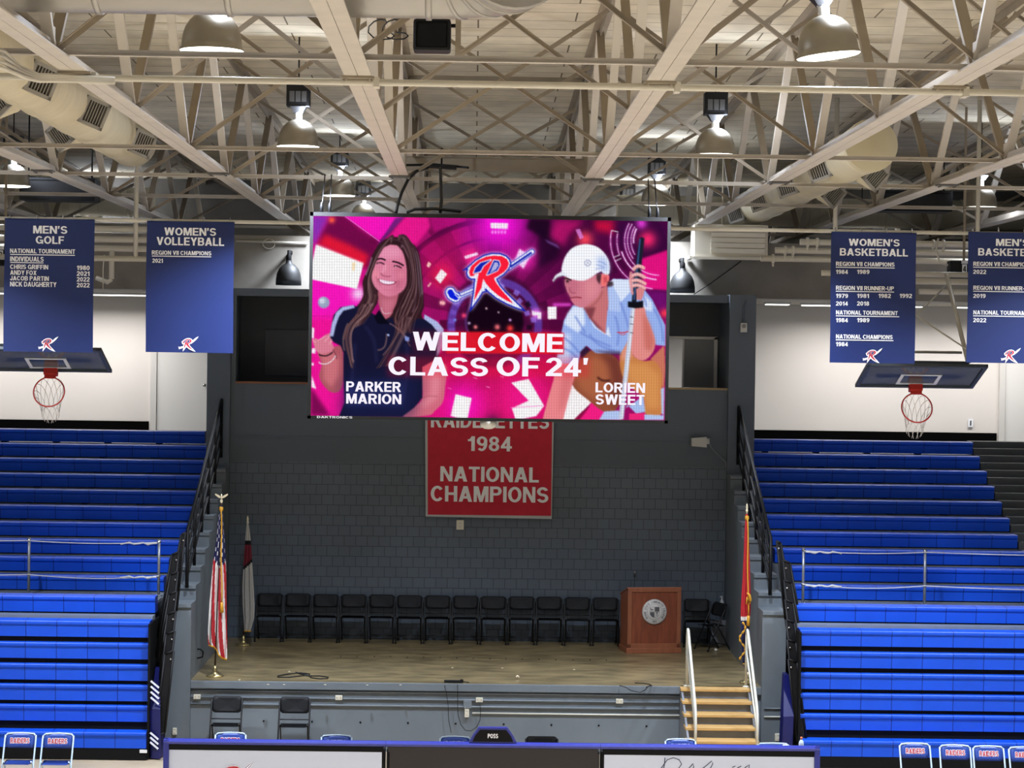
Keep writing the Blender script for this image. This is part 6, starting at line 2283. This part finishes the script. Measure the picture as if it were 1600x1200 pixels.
# torso
poly(Z3((200, 535), (262, 540), (300, 600), (400, 560), (398, 430), (430, 384), (520, 388), (560, 420), (610, 450), (650, 500), (690, 580), (726, 650), (726, 765), (670, 760), (640, 660), (560, 640), (500, 760), (470, 810), (400, 808), (330, 806), (278, 765), (245, 800), (232, 866),
         (106, 864), (118, 790), (134, 700), (150, 620)), shirt, 1, .7)
poly(Z3((205, 540), (262, 545), (270, 640), (230, 690), (150, 640), (170, 580)), shirt_l, .9, 1.5)
poly(Z3((120, 790), (140, 690), (190, 700), (180, 860), (108, 862)), shirt_l, .6, 3)
poly(Z3((408, 400), (430, 386), (522, 390), (525, 460), (470, 520), (468, 570), (405, 560)), shirt_l, .9, .8)
poly(Z3((600, 470), (650, 520), (655, 570), (600, 560)), shirt_l, .8, 1)
poly(Z3((398, 440), (425, 420), (470, 500), (470, 572), (400, 565)), (170, 192, 240), .9, .8)
for p in (((470, 520), (500, 600), (520, 680)), ((250, 690), (300, 720), (420, 770)), ((300, 700), (350, 760), (440, 790)), ((150, 720), (200, 760), (230, 800)), ((140, 780), (190, 800), (225, 840)), ((440, 600), (460, 680), (450, 760)), ((560, 440), (600, 480), (615, 540)), ((660, 560), (700, 640), (710, 740)), ((215, 600), (240, 640), (270, 690))):
    stroke(Z3(*p), 3, shirt_d, .7, 1.2, True)
poly(Z3((240, 800), (275, 765), (300, 790), (250, 840)), (40, 24, 50), .9, 1)
poly(Z3((300, 790), (470, 795), (470, 820), (420, 815)), (60, 40, 70), .7, 1.5)
# neck, chest
poly(Z3((262, 545), (300, 470), (395, 420), (402, 520), (390, 640), (386, 702), (340, 660), (290, 600)), (196, 112, 116), 1, .7)
poly(Z3((262, 548), (330, 545), (310, 610), (385, 690), (340, 662), (290, 605)), (112, 48, 58), .8, 1.5)
poly(Z3((262, 548), (290, 605), (332, 660), (416, 718), (402, 650), (386, 702), (320, 660)), shirt_l, .9, .6)
# face
poly(Z5((165, 470), (170, 560), (195, 640), (230, 700), (240, 740), (280, 800), (350, 830), (400, 830), (560, 700), (600, 590), (680, 560), (690, 450), (620, 430), (540, 440), (400, 500), (260, 470)), (206, 120, 138), 1, .6)
poly(Z5((165, 480), (300, 490), (330, 560), (300, 650), (240, 720), (200, 640), (175, 560)), (192, 104, 128), .7, 3)
poly(Z5((400, 520), (540, 480), (580, 620), (520, 700), (430, 760), (400, 640)), (224, 140, 150), .8, 5)
poly(Z5((540, 440), (600, 430), (600, 500), (575, 560), (540, 500)), (70, 40, 48), .95, 1)
poly(Z5((600, 440), (660, 425), (690, 470), (680, 540), (640, 580), (600, 580), (590, 520)), (240, 116, 116), 1, .7)
poly(Z5((620, 470), (660, 460), (665, 520), (630, 555)), (196, 70, 82), .8, 1.2)
stroke(Z5((168, 492), (200, 488), (240, 510)), 2.4, (44, 22, 30), .95, .4, True)
glow(*Z5((200, 520))[0], 2.4, (34, 24, 26), .95)
stroke(Z5((230, 600), (240, 650), (300, 655)), 1.6, (150, 70, 88), .8, .6, True)
stroke(Z5((240, 718), (300, 708), (360, 716)), 2.0, (140, 50, 70), .95, .3, True)
stroke(Z5((245, 735), (300, 742), (345, 730)), 2.0, (218, 104, 130), .7, .5, True)
stroke(Z5((400, 835), (470, 820), (560, 740), (600, 640)), 2.5, (150, 76, 84), .6, 1.2, True)
poly(Z5((670, 520), (730, 520), (740, 570), (690, 590), (665, 570)), (52, 34, 44), .9, 1)
# cap
poly(Z5((135, 410), (140, 330), (180, 220), (260, 130), (370, 90), (460, 90), (560, 125), (640, 200), (690, 300), (695, 400), (680, 440), (620, 430), (600, 405), (545, 430), (470, 480), (380, 515), (260, 500), (190, 470)), (246, 248, 255), 1, .6, True)
poly(Z5((540, 240), (640, 220), (690, 320), (690, 420), (620, 420), (560, 360)), (176, 196, 240), .75, 4)
poly(Z5((140, 400), (60, 450), (22, 515), (35, 530), (80, 480), (150, 460), (220, 470)), (232, 236, 246), 1, .6)
stroke(Z5((35, 528), (80, 478), (150, 458)), 1.6, (90, 70, 90), .7, .3, True)
for p in (((540, 330), (590, 340), (630, 360)), ((530, 380), (580, 370), (620, 375)), ((560, 290), (610, 300), (650, 330))):
    stroke(Z5(*p), 1.4, (120, 140, 206), .7, .5, True)
c_ = Z5((437, 307))[0]
rr_ = np.hypot(GX - c_[0], GY - c_[1])
put(blur((np.abs(rr_ - 4.6) < .5).astype(float), .2), (110, 116, 160), .8)
stroke([(c_[0] - 1.5, c_[1] + 2), (c_[0], c_[1] - 2), (c_[0] + 1.5, c_[1] + 2)], .8, (110, 116, 160), .8)
# forearm, putter, hand and watch
poly(Z3((545, 545), (604, 545), (618, 600), (640, 650), (668, 735), (655, 800), (610, 845), (560, 835), (530, 785), (520, 690), (530, 600)), (224, 138, 134), 1, .7, True)
poly(Z3((600, 560), (640, 650), (665, 740), (645, 800), (610, 780), (600, 660)), (190, 98, 88), .7, 3)
poly(Z3((535, 510), (558, 510), (488, 1182), (460, 1182)), (196, 204, 226), 1, .5)
stroke(Z3((550, 520), (478, 1180)), 1.2, (250, 252, 255), .9, .3)
poly(Z3((578, 152), (592, 147), (608, 154), (586, 330), (560, 524), (534, 520), (552, 330)), (26, 30, 44), 1, .5)
stroke(Z3((582, 160), (548, 500)), 2.2, (52, 84, 140), .9, .4)
for q in (600, 690, 640):
    stroke(Z3((526, q), (541, q + 2)), 1.0, (30, 30, 40), .9)
poly(Z3((512, 512), (555, 516), (600, 508), (600, 548), (556, 552), (512, 545)), (16, 16, 24), 1, .5)
poly(Z3((560, 440), (612, 430), (600, 480), (590, 505), (562, 503)), (214, 130, 132), 1, .6)
for p in (((548, 330), (572, 312), (602, 325)), ((536, 372), (568, 358), (606, 378)), ((530, 402), (566, 392), (610, 415)), ((536, 428), (570, 420), (606, 440))):
    stroke(Z3(*p), 5.6, (238, 178, 176), 1, .5, True)
    stroke([(x, y + 2.6) for x, y in Z3(*p)], 1.0, (150, 84, 90), .7, .4, True)
stroke(Z3((532, 350), (528, 400), (540, 470)), 4, (226, 150, 152), .9, .5, True)
stroke(Z3((455, 688), (490, 690), (512, 682)), 1.8, (206, 40, 50), .9, .3, True)
stroke(Z3((470, 698), (484, 703), (500, 696)), 1.0, (206, 40, 50), .8, .2, True)

# ---- red bar, glows behind the words
poly([(697, 518), (881, 520), (881, 553.5), (697, 552)], (222, 24, 40), .92, 1.0)
word_glow = mask([(606, 556), (921, 558), (921, 590), (606, 588)], 5) * .4 + mask([(645, 517), (880, 519), (880, 552), (645, 550)], 5) * .25
put(np.clip(word_glow, 0, 1), (236, 22, 50), .8)
put(mask([(540, 596), (629, 596), (629, 634), (540, 634)], 4), (60, 70, 150), .3)
# ---- the R with a golf club
halo = np.maximum(mask(Z2(*R_OUT)), 0)
club = np.maximum(stroke_mask(Z2((720, 560), (955, 400)), 8.6), np.maximum(stroke_mask(Z2((390, 775), (245, 835)), 8.4), stroke_mask(Z2((150, 800), (165, 830), (200, 850)), 17)))
club_w = np.maximum(stroke_mask(Z2((720, 560), (955, 400)), 6.6), np.maximum(stroke_mask(Z2((390, 775), (245, 835)), 6.4), stroke_mask(Z2((150, 800), (165, 830), (200, 850)), 14.5)))
put(np.clip(blur(np.maximum(halo, club), 3) * 1.8, 0, 1), (214, 200, 255), .85)
navy_, red_, wht_ = (20, 34, 170), (244, 28, 56), (236, 238, 255)
put(club, navy_)
put(club_w, wht_)
stroke(Z2((750, 545), (945, 412)), 3.2, navy_)
stroke(Z2((390, 780), (250, 838), (232, 800)), 1.4, navy_)
put(np.maximum(stroke_mask(Z2((150, 800), (165, 830), (205, 850)), 9), 0), (10, 30, 210))
stroke(Z2((195, 822), (240, 866)), 1.4, wht_)
put(stroke_mask(Z2(*R_OUT), 1.6, True), navy_)
put(halo, navy_)
put(np.clip(halo - stroke_mask(Z2(*R_OUT), 2.6, True), 0, 1), wht_)
put(mask(Z2(*R_RED)), red_)
for p in (R_CRESC, R_BOWL):
    put(stroke_mask(Z2(*p), 2.6, True), wht_)
    put(mask(Z2(*p)), navy_)
poly(Z2((585, 505), (615, 505), (625, 535), (600, 575), (540, 612), (560, 565)), (176, 178, 226), 1, .3)

# LED dot pattern, visible where the picture is pale
lum = img.mean(axis=2, keepdims=True) / 255
dots = (.5 + .5 * np.cos(GX * 2 * math.pi / 3.9)) * (.5 + .5 * np.cos(GY * 2 * math.pi / 4.4))
img = np.clip(img, 0, 255) * (1 - .2 * (dots[..., None] * np.clip(lum * 1.6 - .5, 0, 1)))
stripe = .5 + .5 * np.cos(GX * 2 * math.pi / 3.9)
img *= (1 - .08 * stripe)[..., None]
img = img.clip(0, 255).reshape(CHT, SS, CWD, SS, 3).mean(axis=(1, 3))

# the display: a fine grid of light-giving cells on the board's face
NX, NZ = 555, 315
xs_ = np.linspace(DX0, DX1, NX + 1)
zs__ = np.linspace(DZ1, DZ0, NZ + 1)
XX, ZZ = np.meshgrid(xs_, zs__)
Cm = np.array(CAMROT.transposed())
d = np.stack([XX, np.full(XX.shape, YS - .004), ZZ - EYE.z], -1) @ Cm.T
px_ = 800 - d[..., 0] / d[..., 2] * FPX
py_ = 600 + d[..., 1] / d[..., 2] * FPX
u_ = np.clip(px_ - CX0 - .5, 0, CWD - 1.001)
v_ = np.clip(py_ - CY0 - .5, 0, CHT - 1.001)
iu, iv = u_.astype(int), v_.astype(int)
fu, fv = (u_ - iu)[..., None], (v_ - iv)[..., None]
colr = (img[iv, iu] * (1 - fu) + img[iv, iu + 1] * fu) * (1 - fv) + (img[iv + 1, iu] * (1 - fu) + img[iv + 1, iu + 1] * fu) * fv
colr = colr / 255
colr = np.where(colr <= .04045, colr / 12.92, ((colr + .055) / 1.055) ** 2.4)
me = bpy.data.meshes.new('display')
nv_ = (NX + 1) * (NZ + 1)
me.vertices.add(nv_)
org = ORG[board.name]
co = np.stack([XX - org.x, np.full(XX.shape, YS - .004 - org.y), ZZ - org.z], -1).reshape(-1)
me.vertices.foreach_set('co', co)
i0 = (np.arange(NZ)[:, None] * (NX + 1) + np.arange(NX)[None]).reshape(-1)
quads = np.stack([i0, i0 + NX + 1, i0 + NX + 2, i0 + 1], -1)
me.loops.add(quads.size)
me.loops.foreach_set('vertex_index', quads.reshape(-1))
me.polygons.add(len(quads))
me.polygons.foreach_set('loop_start', np.arange(len(quads)) * 4)
me.update(calc_edges=True)
at_ = me.color_attributes.new('picture', 'FLOAT_COLOR', 'POINT')
at_.data.foreach_set('color', np.concatenate([colr.reshape(-1, 3), np.ones((nv_, 1))], 1).astype(np.float32).reshape(-1))
m = bpy.data.materials.new('led picture')
m.use_nodes = True
nt = m.node_tree
nt.nodes.clear()
a_ = nt.nodes.new('ShaderNodeAttribute')
a_.attribute_name = 'picture'
e_ = nt.nodes.new('ShaderNodeEmission')
e_.inputs[1].default_value = SCREEN_GAIN
o_ = nt.nodes.new('ShaderNodeOutputMaterial')
nt.links.new(a_.outputs['Color'], e_.inputs[0])
nt.links.new(e_.outputs[0], o_.inputs[0])
me.materials.append(m)
o = bpy.data.objects.new('display', me)
COL.objects.link(o)
o.parent = board

m_ledtxt = emit('led white', (250, 244, 255), 1.0)
YD = YS - .008
for words_ in ((('WELCOME', 645, 520, 880, 549, .02), ('CLASS', 607, 558, 762.5, 587, .02), ('OF', 776, 558, 843, 588, .02), ("24'", 853, 559, 919, 588, .02)),
               (('PARKER', 541, 596.5, 626.5, 612, .05), ('MARION', 541, 615.5, 627, 631, .05)), (('LORIEN', 930.5, 598, 1008, 613.5, .05), ('SWEET', 930.5, 616.5, 1007, 632.5, .05))):
    for s, x0, y0, x1, y1, bo in words_:
        obj('lettering', px_text(B(), s, x0, y0, x1, y1, YD), m_ledtxt, board)
